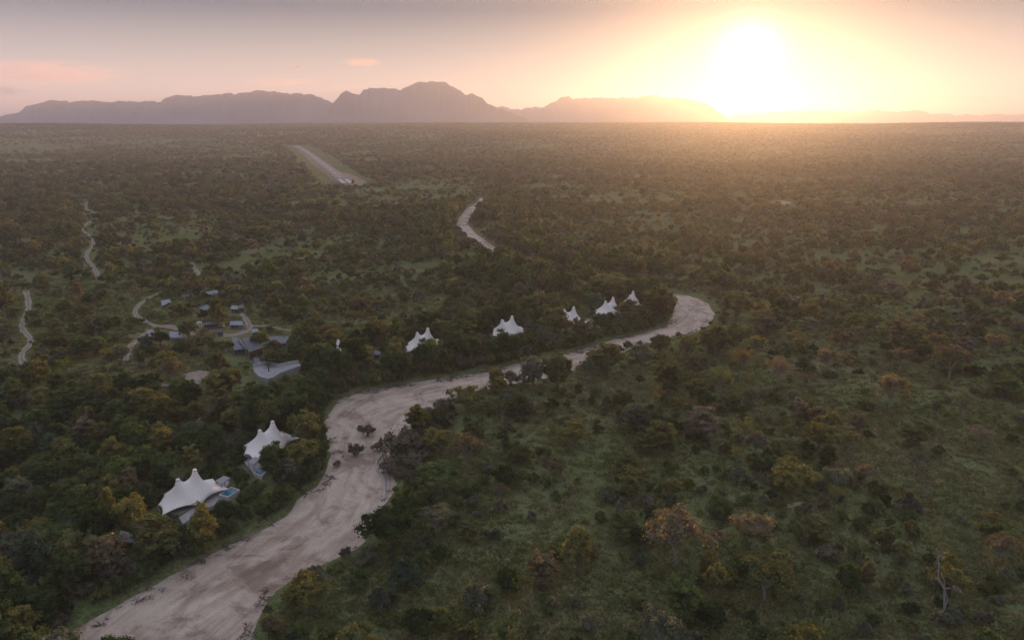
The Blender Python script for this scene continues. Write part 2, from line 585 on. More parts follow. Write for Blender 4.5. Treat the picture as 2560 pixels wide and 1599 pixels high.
# water: the thin stream left on the sand
m, n, out = mat('shallow_water')
b = nd(n, 'ShaderNodeBsdfPrincipled')
b.inputs['Base Color'].default_value = (0.30, 0.28, 0.26, 1)
b.inputs['Roughness'].default_value = 0.3
n.links.new(b.outputs[0], out.inputs[0])
t = nd(n, 'ShaderNodeTexCoord')
bp = nd(n, 'ShaderNodeBump'); bp.inputs['Strength'].default_value = 0.2; bp.inputs['Distance'].default_value = 0.03
n.links.new(noise(n, t.outputs['Object'], 1.2, 3), bp.inputs['Height']); n.links.new(bp.outputs[0], b.inputs['Normal'])
WATERM = m
def bed_h(x, y):
    return base_h(x, y) - 1.0
strip('stream_water', gl([(904, 1046), (903, 1070), (890, 1090), (892, 1108), (908, 1128), (909, 1150), (908, 1178)], -1.0), [0.4, 0.8, 0.4, 0.6, 0.5, 0.8, 0.5], WATERM,
      0.0, 1.0, 'thin pale thread of water on the sand by the scrubby island', bed_h, 0.25)

# tracks
m, n, out = mat('track_earth')
t = nd(n, 'ShaderNodeTexCoord'); P = t.outputs['Object']
ac = nd(n, 'ShaderNodeAttribute', attribute_name='across')
ab = nd(n, 'ShaderNodeMath', operation='ABSOLUTE'); n.links.new(ac.outputs['Fac'], ab.inputs[0])
rut = cramp(n, ab.outputs[0], [(0.0, (0.20, 0.165, 0.125)), (0.28, (0.235, 0.195, 0.155)), (0.5, (0.33, 0.28, 0.235)), (0.75, (0.25, 0.205, 0.16)), (1.0, (0.16, 0.135, 0.09))])
col = mixc(n, 1.0, rut, cramp(n, noise(n, P, 0.8, 5, 0.7), [(0.3, 0.72), (0.7, 1.15)]), 'MULTIPLY')
b = nd(n, 'ShaderNodeBsdfPrincipled'); b.inputs['Roughness'].default_value = 1; b.inputs['Specular IOR Level'].default_value = 0.05
n.links.new(col, b.inputs['Base Color']); n.links.new(b.outputs[0], out.inputs[0])
TRACKM = m
TRACKS = [
    ([(207, 478), (204, 494), (236, 510), (205, 529), (194, 545), (216, 558), (221, 576), (207, 596), (206, 612), (224, 636), (236, 662)], [4.0, 3.6, 3.4], 'pale dirt track snaking away beside the grassy clearing'),
    ([(62, 688), (68, 720), (64, 740), (53, 762), (55, 780), (72, 800), (70, 814), (54, 832), (52, 850), (72, 884)], [4.5, 3.4, 3.2, 3.0], 'pale dirt track curving through bush at the left edge'),
    ([(382, 690), (345, 708), (322, 728), (322, 745), (348, 762), (380, 772), (420, 772), (455, 792)], [2.8, 3.0, 3.2, 3.4, 4], 'dirt track looping round to the lodge yard'),
    ([(356, 778), (332, 798), (308, 818), (296, 852)], [3.2, 3.6, 3.4], 'short dirt track leading down from the roofed car shelters'),
    ([(452, 622), (462, 636), (474, 656)], [3.4, 3.4], 'short bend of dirt track beyond the lodge roofs'),
    ([(112, 905), (140, 913), (168, 918)], [3.0, 3.0], 'short dirt track at the edge of the dark wood'),
    ([(330, 905), (370, 908), (410, 912), (440, 918)], [2.0, 2.4, 4.0], 'footpath running into the round sandy yard'),
    ([(590, 772), (620, 770), (660, 776), (700, 784)], [2.0, 1.8, 1.6], 'dirt service road behind the main lodge roof'),
    ([(515, 792), (560, 790), (590, 772), (570, 740)], [5.0, 5.0, 3.5, 2.2], 'bare earth service yard between the lodge sheds'),
    ([(365, 771), (400, 772), (440, 782)], [5.0, 8.0, 4.0], 'wide bare turning place above the roofed car shelters'),
]
TRK = []
for pts, wd, lab in TRACKS:
    o, C = strip('dirt_track', gl(pts), [w_ * .85 for w_ in wd], TRACKM, 0.07, 2.0, lab)
    TRK.append(C)

PATHM = simple('trodden_path', (0.075, 0.068, 0.048), 1.0, 0.3, 1.0, spec=0.02)
for pts, wd, lab in [
    ([(930, 1530), (985, 1478), (1050, 1425), (1120, 1380), (1180, 1330), (1212, 1290)], [.9, .8, .7, .6], 'faint trodden path crossing the near grass clearing beside the bank'),
    ([(2140, 1290), (2180, 1190), (2195, 1100), (2206, 1020), (2216, 958)], [.7, .6, .6], 'thin game path running straight up the right grassland'),
    ([(1900, 1180), (1960, 1240), (2030, 1330), (2075, 1420), (2120, 1512)], [.8, .7, .7], 'thin game path slanting between bushes on the lower right'),
]:
    o, C = strip('game_path', gl(pts), wd, PATHM, 0.06, 1.5, lab)

def patch(name, pts, mat_, lift, label, dens=2.5):
    """flat irregular patch of ground following the terrain"""
    P3 = gl(pts)
    C, _ = resample(list(P3) + [P3[0]], dens)
    C = C[:-1]
    C = C + rng.normal(0, 0.22, C.shape)
    xs = np.arange(C[:, 0].min(), C[:, 0].max(), dens); ys = np.arange(C[:, 1].min(), C[:, 1].max(), dens)
    X, Y = np.meshgrid(xs, ys); X = X.ravel(); Y = Y.ravel()
    k = sdf(X, Y, C) < -dens * .6
    A = np.vstack([C, np.column_stack([X[k], Y[k]])])
    nb = len(C)
    r = delaunay_2d_cdt([Vector(a) for a in A], [], [list(range(nb))], 1, 1e-5)
    v2 = np.array([[p[0], p[1]] for p in r[0]])
    z = ground_h(v2[:, 0], v2[:, 1]) + lift
    o = mesh_obj(name, np.column_stack([v2, z]), [tuple(f) for f in r[2]], mat_, smooth=True)
    tag(o, label, None, None, 'structure')
    return o, C

YARDM = simple('yard_sand', (0.27, 0.215, 0.175), 1.0, 0.22, 0.35, spec=0.05)
GRAVELM = simple('grey_gravel', (0.16, 0.165, 0.18), 1.0, 0.3, 1.5, spec=0.05)
YARD, YC1 = patch('sandy_yard', [(436, 884), (470, 876), (496, 880), (480, 895), (466, 912), (446, 922), (430, 920), (448, 902), (440, 893)], YARDM, 0.09,
                  'curved sandy yard among trees below the main lodge')
COURT, YC2 = patch('gravel_court', [(636, 796), (668, 795), (668, 812), (636, 816)], GRAVELM, 0.09, 'blue grey gravel court beside the main lodge roof')
GRASSM = simple('mown_grass', (0.160, 0.140, 0.098), 1.0, 0.35, 0.03, spec=0.02)
DRYM = simple('dry_earth', (0.22, 0.165, 0.115), 1.0, 0.3, 0.03, spec=0.02)
STRIPG, YC3 = patch('airstrip_verge', [(682, 336), (700, 338), (724, 352), (762, 382), (800, 404), (846, 420), (868, 434), (850, 441), (812, 436), (786, 428), (770, 412), (744, 394), (716, 366), (696, 350)],
                    GRASSM, 0.35, 'long grass verge of the bush airstrip', 16.0)
_, YC4 = patch('turning_apron', [(800, 408), (832, 414), (868, 433), (852, 441), (826, 438), (806, 424)], DRYM, 0.75, 'bare brown turning apron at the near end of the airstrip', 8.0)
RUNM = simple('runway_surface', (0.150, 0.145, 0.140), 0.8, 0.25, 0.05, spec=0.3)
PAINT = simple('white_paint', (0.45, 0.45, 0.45), 0.7, 0.06, 0.5)
rw0, rw1 = gl([(823, 436)])[0], gl([(686, 338)])[0]
RWP = [gl([p])[0] for p in [(823, 435), (806, 422), (790, 408), (772, 394), (752, 379), (731, 364), (706, 348), (687, 338)]]
strip('runway', RWP, [17, 17, 16, 15], RUNM, 1.0, 12.0, 'narrow pale grey bush runway running away from the river', None, 0.0)

DARKSOIL = simple('dark_bare_soil', (0.045, 0.038, 0.036), 1.0, 0.3, 0.6, spec=0.02)
_, YC5 = patch('bare_patch', [(1768, 1102), (1800, 1092), (1842, 1122), (1836, 1150), (1800, 1142), (1778, 1122)], DARKSOIL, 0.07, 'dark bare patch among bushes in the middle of the right grassland', 1.5)
_, YC6 = patch('bare_patch', [(1806, 482), (1840, 474), (1870, 480), (1846, 489), (1812, 490)], YARDM, 0.3, 'pale bare pan glinting under the sun on the far plain', 8.0)
_, YC7 = patch('bare_patch', [(1858, 1195), (1890, 1185), (1916, 1192), (1892, 1202), (1866, 1206)], DRYM, 0.07, 'small dry earth patch beside a pale log', 1.5)

# ------------------------------------------------------------------ mountains
def mountain(name, prof, dist, depth, mat_, label, seed, base_y=302):
    """a ridge with real depth whose crest follows the skyline seen in the photograph"""
    px = np.array([p[0] for p in prof], float); py = np.array([p[1] for p in prof], float)
    xs = np.arange(px[0], px[-1] + .1, 2.5)
    ys = np.interp(xs, px, py)
    n1 = np.array([mnoise.fractal((x * 0.06, seed, 0), 0.7, 2.0, 5) for x in xs])
    ys = ys + n1 * 3.6
    s, c = math.sin(PITCH), math.cos(PITCH)
    rows = []
    ns = 17
    sc_ = depth
    for j in range(ns):
        f = j / (ns - 1)                 # 0 front foot, crest at 0.55, 1 back foot
        if f <= 0.55:
            q = f / 0.55
            prof_h = 0.42 * q ** 1.25 + 0.58 * smooth(q, 0.58, 0.98)
        else:
            q = (1 - f) / 0.45
            prof_h = 0.42 * q ** 1.25 + 0.58 * smooth(q, 0.58, 0.98)
        row = []
        for i, x in enumerate(xs):
            dx, dy = (x - CX) / F, (ys[i] - CY) / F
            d = np.array([dx, c - dy * s, -s - dy * c])
            crest = d * (dist / d[1])
            H = crest[2] + CAMZ
            y = dist + (f - 0.55) * sc_
            gully = mnoise.fractal((x * 0.022, f * 2.2, seed + 3.1), 1.0, 2.0, 5)
            yy = y + gully * sc_ * 0.05 * (1 if 0 < f < 1 else 0)
            h = H * float(prof_h) * (1 + (0.10 * gully if 0.05 < f < 0.5 else 0))
            row.append((crest[0], yy, max(h, 0) if j not in (0, ns - 1) else -40.0))
        rows.append(row)
    V = [v for r in rows for v in r]
    m_ = len(xs)
    fs = [(j * m_ + i, j * m_ + i + 1, (j + 1) * m_ + i + 1, (j + 1) * m_ + i) for j in range(ns - 1) for i in range(m_ - 1)]
    o = mesh_obj(name, V, fs, mat_, smooth=False)
    tag(o, label, None, None, 'structure')
    return o

MOUNTM = simple('mountain_rock', (0.125, 0.115, 0.11), 1.0, 0.3, 0.002, spec=0.0)
P_A = [(-80, 300), (0, 289), (69, 278), (90, 262), (127, 250), (140, 249), (174, 256), (190, 251), (248, 253), (296, 251), (344, 253), (400, 252), (411, 250), (415, 242), (434, 236),
       (476, 238), (534, 236), (571, 233), (590, 235), (613, 228), (645, 226), (682, 227), (714, 231), (777, 235), (798, 242), (820, 252), (840, 262), (870, 276), (900, 300)]
P_B = [(760, 300), (800, 272), (825, 259), (841, 252), (857, 228), (867, 226), (878, 231), (901, 237), (907, 224), (920, 220), (973, 217), (1002, 224), (1020, 214), (1039, 206),
       (1057, 203), (1066, 206), (1079, 203), (1110, 203), (1126, 214), (1158, 232), (1168, 236), (1179, 231), (1205, 245), (1221, 259), (1245, 268), (1275, 276), (1320, 300)]
P_C = [(1215, 300), (1235, 264), (1264, 267), (1280, 272), (1300, 273), (1322, 267), (1354, 269), (1380, 256), (1402, 243), (1423, 239), (1433, 245), (1491, 243), (1571, 243), (1618, 239),
       (1645, 235), (1655, 242), (1703, 245), (1750, 251), (1772, 259), (1793, 276), (1815, 300)]
P_D = [(1780, 300), (1840, 286), (1967, 278), (2073, 275), (2126, 282), (2189, 274), (2253, 280), (2284, 275), (2306, 275), (2327, 286), (2358, 282), (2385, 289), (2417, 285), (2459, 289),
       (2491, 283), (2520, 287), (2560, 285), (2620, 288), (2680, 300)]
mountain('mountain', P_A, 6900, 1600, MOUNTM, 'long flat topped mauve tableland on the left of the horizon', 1.3)
mountain('mountain', P_B, 6500, 1700, MOUNTM, 'tallest mauve mountain with twin domed summit and a horn', 4.7)
mountain('mountain', P_C, 8800, 1600, MOUNTM, 'pale flat topped mountain fading into the sun glare', 8.1)
mountain('mountain', P_D, 13000, 1300, MOUNTM, 'faint jagged far range on the horizon past the sun', 12.9)

# ------------------------------------------------------------------ haze
hb = MB().box(-24500, 24500, -1500, 25800, -45, 432)
m, n, out = mat('haze')
hs_ = []
for den, g, colr in ((HAZE_FORWARD, 0.83, (0.98, 0.84, 0.66)), (HAZE_EVEN, 0.12, (0.74, 0.79, 1.0))):
    pv = nd(n, 'ShaderNodeVolumePrincipled')       # dust (forward) and fine haze (even)
    pv.inputs['Color'].default_value = (*colr, 1)
    pv.inputs['Density'].default_value = den
    pv.inputs['Anisotropy'].default_value = g
    hs_.append(pv)
ad = nd(n, 'ShaderNodeAddShader')
n.links.new(hs_[0].outputs[0], ad.inputs[0]); n.links.new(hs_[1].outputs[0], ad.inputs[1])
n.links.new(ad.outputs[0], out.inputs['Volume'])
hz = hb.obj('haze', m)
tag(hz, 'evening haze filling the air over the whole plain', None, None, 'stuff')

# ------------------------------------------------------------------ plant prototypes
def crown_quads(r, ncl, per, width, height, z0, leaf, clump, shell=(0.45, 1.0), top=0.35, lop=0.28, droop=0.0, heart=0.72):
    """leaf-sized quads gathered in clumps spread through an uneven crown"""
    d = r.normal(size=(ncl, 3)); d /= np.linalg.norm(d, axis=1)[:, None]
    d[:, 2] = np.where(d[:, 2] < -top, -d[:, 2], d[:, 2])
    ang = np.arctan2(d[:, 1], d[:, 0])
    ph = r.uniform(0, 6.28, 3)
    lobe_ = 1 + lop * np.sin(2 * ang + ph[0]) * .6 + lop * np.sin(3 * ang + ph[1]) * .6 + r.normal(0, lop * .35, ncl)
    rad = np.minimum(r.uniform(*shell, ncl) * lobe_, 1.12)
    c = d * rad[:, None] * np.array([width / 2 - clump * .6, width / 2 - clump * .6, height / 2 - clump * .4])
    c[:, 2] += z0 + height / 2
    cr = clump * r.uniform(0.5, 1.15, ncl)
    n_ = ncl * per
    ci = np.repeat(np.arange(ncl), per)
    u = r.normal(size=(n_, 3)); u /= np.linalg.norm(u, axis=1)[:, None]
    u[:, 2] = np.abs(u[:, 2]) * np.where(r.random(n_) < 0.72, 1, -1)
    pos = c[ci] + u * (cr[ci] * r.uniform(0.45, 1.08, n_))[:, None] * np.array([1, 1, 0.8])
    pos[:, 2] -= droop * np.abs(pos[:, 0] ** 2 + pos[:, 1] ** 2) / (width / 2) ** 2
    nr = u + d[ci] * .30 + r.normal(0, 0.30, (n_, 3)) + np.array([0, 0, 0.20]); nr /= np.linalg.norm(nr, axis=1)[:, None]
    a = np.cross(nr, r.normal(size=(n_, 3))); a /= np.linalg.norm(a, axis=1)[:, None] + 1e-9
    b_ = np.cross(nr, a)
    sz = leaf * r.uniform(0.55, 1.25, n_) / 2
    a *= sz[:, None]; b_ *= (sz * r.uniform(0.55, 1.0, n_))[:, None]
    V = np.stack([pos - a - b_ * .4, pos + a * .3 - b_, pos + a + b_ * .4, pos - a * .3 + b_], 1)
    if heart:
        # a rough lump of inner foliage in each clump, so that light does not leak straight through
        O = np.array([[1, 0, 0], [0, 1, 0], [-1, 0, 0], [0, -1, 0], [0, 0, 1], [0, 0, -1]], float)
        fc = [(0, 1, 4), (1, 2, 4), (2, 3, 4), (3, 0, 4), (1, 0, 5), (2, 1, 5), (3, 2, 5), (0, 3, 5)]
        H_ = []
        for k_ in range(ncl):
            th = r.uniform(0, 6.28); ct, st_ = math.cos(th), math.sin(th)
            q = O * (cr[k_] * heart * r.uniform(.75, 1.15, (6, 1))) @ np.array([[ct, -st_, 0], [st_, ct, 0], [0, 0, .85]])
            q = q + c[k_] - np.array([0, 0, droop * (c[k_, 0] ** 2 + c[k_, 1] ** 2) / (width / 2) ** 2])
            for f in fc:
                t0, t1, t2 = q[f[0]], q[f[1]], q[f[2]]
                H_.append([t0, t1, t2, (t0 + t2) / 2])
        V = np.concatenate([V, np.array(H_)], 0)
    return V, c

def trunk_mb(r, hgt, tops, r0, nlimb=5, fork=0.35, lean=0.05):
    mb = MB()
    fz = hgt * fork
    dx, dy = r.normal(0, lean * hgt, 2)
    p = [(0, 0, -0.4), (dx * .3, dy * .3, fz * .5), (dx, dy, fz)]
    mb.tube(p, [r0 * 1.25, r0 * .9, r0 * .75], 6)
    order = r.permutation(len(tops))[:nlimb]
    for k in order:
        t_ = tops[k]
        mx_ = [dx + (t_[0] - dx) * .45 + r.normal(0, .3), dy + (t_[1] - dy) * .45 + r.normal(0, .3), fz + (t_[2] - fz) * .55]
        mb.tube([(dx, dy, fz - .1), mx_, tuple(t_)], [r0 * .62, r0 * .38, r0 * .12], 5)
    return mb

PROTO = {}
def make_tree_proto(kind, i, **k):
    r = np.random.default_rng(abs(hash_(kind)) + i * 17)
    lod = k.pop('lod', False)
    tr = k.pop('trunk')
    q, c = crown_quads(r, **k)
    me = quads_mesh(kind + '_crown', q, HUES['green'])
    top = k['z0'] + k['height']
    c = np.vstack([c, [[0, 0, top * .8]]])
    mb = trunk_mb(r, top, c, **tr)
    tm = bpy.data.meshes.new(kind + '_trunk'); tm.from_pydata(mb.v, [], mb.f); tm.materials.append(MIDBARK if kind in ('open', 'thin') else BARK); tm.update()
    PROTO.setdefault(kind, []).append((me, tm, k['width'], top))

def hash_(s):
    h = 7
    for ch in s:
        h = (h * 131 + ord(ch)) % 100003
    return h

for i in range(4):   # dense rounded river tree
    make_tree_proto('river', i, ncl=64, per=62, width=9.5, height=8.6, z0=1.3, leaf=0.50, clump=1.35, top=0.45, trunk=dict(r0=.38, nlimb=6, fork=.25))
for i in range(4):   # tall upright tree
    make_tree_proto('tall', i, ncl=52, per=58, width=7.0, height=9.8, z0=1.0, leaf=0.48, clump=1.2, top=0.75, lop=.34, trunk=dict(r0=.3, nlimb=6, fork=.25))
for i in range(4):   # open broad savanna tree on a clear trunk
    make_tree_proto('open', i, ncl=46, per=46, width=10.0, height=5.4, z0=3.0, leaf=0.42, clump=1.25, shell=(.35, 1.0), top=0.25, lop=.24, droop=.7, heart=.5, trunk=dict(r0=.22, nlimb=10, fork=.34, lean=.06))
for i in range(2):   # thin feathery crown
    make_tree_proto('thin', i, ncl=40, per=26, width=8.0, height=5.8, z0=2.2, leaf=0.36, clump=1.2, shell=(.3, 1.0), top=0.3, lop=.4, heart=0, trunk=dict(r0=.2, nlimb=14, fork=.3, lean=.07))

def make_bush_proto(kind, i, ncl, per, width, height, leaf, clump, **k):
    r = np.random.default_rng(900 + hash_(kind) + i)
    q, c = crown_quads(r, ncl, per, width, height * 1.15, -0.12 * height, leaf, clump, top=0.1, **k)
    me = quads_mesh(kind + '_leaves', q, HUES['green'])
    mb = MB()
    for j in r.permutation(len(c))[:5]:
        mb.tube([(r.normal(0, .2), r.normal(0, .2), -.3), tuple(c[j] * .5), tuple(c[j])], [.09, .06, .03], 4)
    tm = bpy.data.meshes.new(kind + '_stems'); tm.from_pydata(mb.v, [], mb.f); tm.materials.append(BARK); tm.update()
    PROTO.setdefault(kind, []).append((me, tm, width, height))

for i in range(4):
    make_bush_proto('bush', i, 26, 46, 5.0, 2.7, .36, .85, lop=.34)
for i in range(3):
    make_bush_proto('scrub', i, 16, 40, 3.6, 1.7, .32, .7, lop=.4)

# coarse versions for the distance
def far_proto(kind, i, ncl, per, width, height, z0, leaf, clump, **k):
    r = np.random.default_rng(5000 + hash_(kind) + i)
    q, c = crown_quads(r, ncl, per, width, height, z0, leaf, clump, **k)
    PROTO.setdefault(kind, []).append((quads_mesh(kind, q, HUES['green']), None, width, height + z0))
for i in range(3):
    far_proto('midtree', i, 26, 22, 9, 7.0, 1.0, 1.0, 1.5, top=.5)
for i in range(3):
    far_proto('midbush', i, 12, 20, 5.0, 3.0, -.3, .75, .95, top=.1)
for i in range(3):
    far_proto('fartree', i, 12, 9, 10, 7.0, 0.3, 2.2, 1.9, top=.3)
for i in range(3):   # a patch of bush, several crowns
    r = np.random.default_rng(77 + i)
    Q = []
    for j in range(15):
        w_ = r.uniform(5, 10)
        q, c = crown_quads(r, 6, 7, w_, w_ * .68, 0, 2.6, 1.7, top=.2)
        q = q + np.array([r.uniform(-22, 22), r.uniform(-22, 22), r.uniform(-.5, .8)])
        Q.append(q)
    PROTO.setdefault('farpatch', []).append((quads_mesh('farpatch', np.vstack(Q), HUES['green']), None, 44, 7))

# dead trees: bare pale branches
def dead_mesh(i, hgt=9.0, thick=.125):
    r = np.random.default_rng(300 + i)
    mb = MB()
    def grow(p, d, l, rad, lev):
        p = Vector(p); q = p + d * l * .5 + Vector(r.normal(0, .06 * l, 3)); e = p + d * l
        mb.tube([p, q, e], [rad, rad * .8, rad * .55], 6 if lev < 2 else 4)
        if lev >= 4: return
        for k in range(2 if lev else 3):
            nd_ = (d + Vector(r.normal(0, .55, 3)) + Vector((0, 0, .12))).normalized()
            grow(e if k < 2 else q, nd_, l * r.uniform(.5, .78), rad * .56, lev + 1)
    grow((0, 0, -.3), Vector((r.normal(0, .08), r.normal(0, .08), 1)).normalized(), hgt * .38, thick, 0)
    return mb
DEAD = []
for i in range(4):
    mb = dead_mesh(i)
    me = bpy.data.meshes.new('dead_wood'); me.from_pydata(mb.v, [], mb.f); me.materials.append(PALEBARK); me.update()
    zs = [v[2] for v in mb.v]; xs = [v[0] for v in mb.v]
    DEAD.append((me, max(zs), max(xs) - min(xs)))

# ------------------------------------------------------------------ clouds (beyond the haze)
def cloud(px, py, wpx, hpx, dist, label, seed, dens, col, stretch=3.0, thick=None):
    s, c = math.sin(PITCH), math.cos(PITCH)
    dx, dy = (px - CX) / F, (py - CY) / F
    d = np.array([dx, c - dy * s, -s - dy * c]); d = d * (dist / d[1])
    rx, rz = wpx * dist / F / 2, hpx * dist / F / 2
    ry = thick or rx * 0.5
    bm = bmesh.new()
    bmesh.ops.create_uvsphere(bm, u_segments=32, v_segments=16, radius=1.0)
    for v in bm.verts:
        q = v.co.copy()
        w_ = 1 + 0.25 * mnoise.noise(q * 1.7 + Vector((seed, 0, 0)))
        v.co = Vector((q.x * rx * w_, q.y * ry * w_, q.z * rz * w_))
    me = bpy.data.meshes.new('cloud'); bm.to_mesh(me); bm.free()
    m, n, out = mat('cloud_vapour')
    t = nd(n, 'ShaderNodeTexCoord')
    mp = nd(n, 'ShaderNodeMapping'); mp.inputs['Scale'].default_value = (1 / rx, 1 / ry, 1 / rz)
    n.links.new(t.outputs['Object'], mp.inputs['Vector'])
    ln = nd(n, 'ShaderNodeVectorMath', operation='LENGTH'); n.links.new(mp.outputs[0], ln.inputs[0])
    fall = nd(n, 'ShaderNodeMapRange', interpolation_type='SMOOTHSTEP')
    n.links.new(ln.outputs['Value'], fall.inputs['Value'])
    fall.inputs['From Min'].default_value, fall.inputs['From Max'].default_value = 0.15, 0.95
    fall.inputs['To Min'].default_value, fall.inputs['To Max'].default_value = 1, 0
    m2 = nd(n, 'ShaderNodeMapping'); m2.inputs['Scale'].default_value = (stretch * .8, stretch * .8, 1.9); m2.inputs['Location'].default_value = (seed, seed * 2, 0)
    n.links.new(mp.outputs[0], m2.inputs['Vector'])
    nz = noise(n, m2.outputs[0], 1.1, 6, 0.62, 0.6)
    sb = nd(n, 'ShaderNodeMapRange'); n.links.new(nz, sb.inputs['Value'])
    sb.inputs['From Min'].default_value, sb.inputs['From Max'].default_value = 0.42, 0.66
    ml = nd(n, 'ShaderNodeMath', operation='MULTIPLY'); n.links.new(fall.outputs[0], ml.inputs[0]); n.links.new(sb.outputs[0], ml.inputs[1])
    ml2 = nd(n, 'ShaderNodeMath', operation='MULTIPLY'); n.links.new(ml.outputs[0], ml2.inputs[0]); ml2.inputs[1].default_value = dens / ry
    pv = nd(n, 'ShaderNodeVolumePrincipled')
    pv.inputs['Color'].default_value = (*col, 1)
    pv.inputs['Anisotropy'].default_value = 0.1
    n.links.new(ml2.outputs[0], pv.inputs['Density'])
    n.links.new(pv.outputs[0], out.inputs['Volume'])
    me.materials.append(m)
    o = bpy.data.objects.new('cloud', me); COL.objects.link(o)
    o.location = (d[0], d[1], d[2] + CAMZ)
    tag(o, label, 'cloud')
    return o
cloud(70, 186, 620, 84, 64000, 'large pinkish peach cloud bank above the left end of the tableland', 2.1, 2.6, (0.95, 0.72, 0.66))
cloud(10, 228, 150, 34, 66000, 'small slate blue cloud under the pink cloud bank', 5.5, 3.5, (0.55, 0.55, 0.66))
cloud(742, 168, 50, 8, 64000, 'tiny thin wisp of cloud over the tableland', 8.3, 5.0, (0.75, 0.6, 0.55))
cloud(905, 156, 120, 24, 64000, 'thin peach wisp of cloud above the horned peak', 11.7, 3.0, (0.95, 0.75, 0.62))
cloud(700, 206, 260, 30, 66000, 'faint pink cloud veil behind the tableland crest', 14.2, 1.6, (0.95, 0.74, 0.68))
cloud(2380, 248, 520, 20, 68000, 'long thin cloud streak low in the sky past the sun', 21.4, 2.6, (0.85, 0.66, 0.52), 5.0)

# ------------------------------------------------------------------ buildings: shared materials
CANVAS, n, out = mat('white_canvas')
t = nd(n, 'ShaderNodeTexCoord')
b = nd(n, 'ShaderNodeBsdfPrincipled'); b.inputs['Roughness'].default_value = 0.75; b.inputs['Specular IOR Level'].default_value = 0.25
cc = mixc(n, 1.0, (0.80, 0.745, 0.66), cramp(n, noise(n, t.outputs['Object'], 0.5, 5, .6), [(0.25, 0.9), (0.75, 1.0)]), 'MULTIPLY')
wv = nd(n, 'ShaderNodeTexWave'); wv.inputs['Scale'].default_value = 0.35; n.links.new(t.outputs['Object'], wv.inputs['Vector'])
cc = mixc(n, 1.0, cc, cramp(n, wv.outputs['Fac'], [(0.0, 0.88), (0.06, 1.0)]), 'MULTIPLY')
n.links.new(cc, b.inputs['Base Color'])
trn = nd(n, 'ShaderNodeBsdfTranslucent'); n.links.new(cc, trn.inputs['Color'])
mx = nd(n, 'ShaderNodeMixShader'); mx.inputs[0].default_value = 0.12
n.links.new(b.outputs[0], mx.inputs[1]); n.links.new(trn.outputs[0], mx.inputs[2]); n.links.new(mx.outputs[0], out.inputs[0])
STEEL = simple('painted_steel', (0.60, 0.60, 0.60), 0.4, 0.05, 2)
WALLM = simple('brown_canvas_wall', (0.085, 0.07, 0.06), 0.9, 0.2, 1)
GLASSD = simple('dark_glass', (0.02, 0.024, 0.03), 0.1, 0.1, 1, spec=0.6)
def board_mat(name, col, scale=2.2):
    m, n, out = mat(name)
    t = nd(n, 'ShaderNodeTexCoord')
    w = nd(n, 'ShaderNodeTexWave'); w.inputs['Scale'].default_value = scale; w.inputs['Distortion'].default_value = 0.3
    n.links.new(t.outputs['Object'], w.inputs['Vector'])
    b = nd(n, 'ShaderNodeBsdfPrincipled'); b.inputs['Roughness'].default_value = 0.8
    c = mixc(n, 1.0, col, cramp(n, w.outputs['Fac'], [(0.0, 0.6), (0.12, 1.0)]), 'MULTIPLY')
    c = mixc(n, 1.0, c, cramp(n, noise(n, t.outputs['Object'], 0.7, 5, .65), [(0.3, 0.75), (0.7, 1.15)]), 'MULTIPLY')
    n.links.new(c, b.inputs['Base Color']); n.links.new(b.outputs[0], out.inputs[0])
    return m
DECKM = board_mat('deck_boards', (0.30, 0.275, 0.26))
COPING = simple('pool_coping', (0.40, 0.39, 0.37), 0.7, 0.1, 1)
POOLM, n, out = mat('pool_water')
b = nd(n, 'ShaderNodeBsdfPrincipled'); b.inputs['Base Color'].default_value = (0.012, 0.12, 0.17, 1); b.inputs['Roughness'].default_value = 0.06
t = nd(n, 'ShaderNodeTexCoord'); bp = nd(n, 'ShaderNodeBump'); bp.inputs['Strength'].default_value = .15; bp.inputs['Distance'].default_value = .02
n.links.new(noise(n, t.outputs['Object'], 2.5, 3), bp.inputs['Height']); n.links.new(bp.outputs[0], b.inputs['Normal']); n.links.new(b.outputs[0], out.inputs[0])
def roof_mat(name, col):
    m, n, out = mat(name)
    t = nd(n, 'ShaderNodeTexCoord')
    w = nd(n, 'ShaderNodeTexWave'); w.inputs['Scale'].default_value = 1.1
    n.links.new(t.outputs['Object'], w.inputs['Vector'])
    b = nd(n, 'ShaderNodeBsdfPrincipled'); b.inputs['Roughness'].default_value = 0.5; b.inputs['Metallic'].default_value = 0.15
    c = mixc(n, 1.0, col, cramp(n, noise(n, t.outputs['Object'], 0.4, 5, .65), [(0.3, 0.8), (0.7, 1.15)]), 'MULTIPLY')
    n.links.new(c, b.inputs['Base Color'])
    bp = nd(n, 'ShaderNodeBump'); bp.inputs['Strength'].default_value = .6; bp.inputs['Distance'].default_value = .06
    n.links.new(w.outputs['Fac'], bp.inputs['Height']); n.links.new(bp.outputs[0], b.inputs['Normal'])
    n.links.new(b.outputs[0], out.inputs[0])
    return m
ROOFB = roof_mat('slate_blue_roof', (0.085, 0.110, 0.145))
ROOFD = roof_mat('dark_grey_roof', (0.042, 0.054, 0.072))
ROOFL = roof_mat('pale_grey_roof', (0.17, 0.205, 0.255))
STONEW = simple('stone_wall', (0.10, 0.088, 0.078), 0.95, 0.3, 1.2, bump=.5)
WOODW = board_mat('timber_wall', (0.13, 0.085, 0.055), 3)
PLASTER = simple('pale_plaster', (0.40, 0.385, 0.37), 0.9, 0.1, 1)
RAWWOOD = simple('raw_timber', (0.25, 0.19, 0.14), 0.85, 0.25, 2)

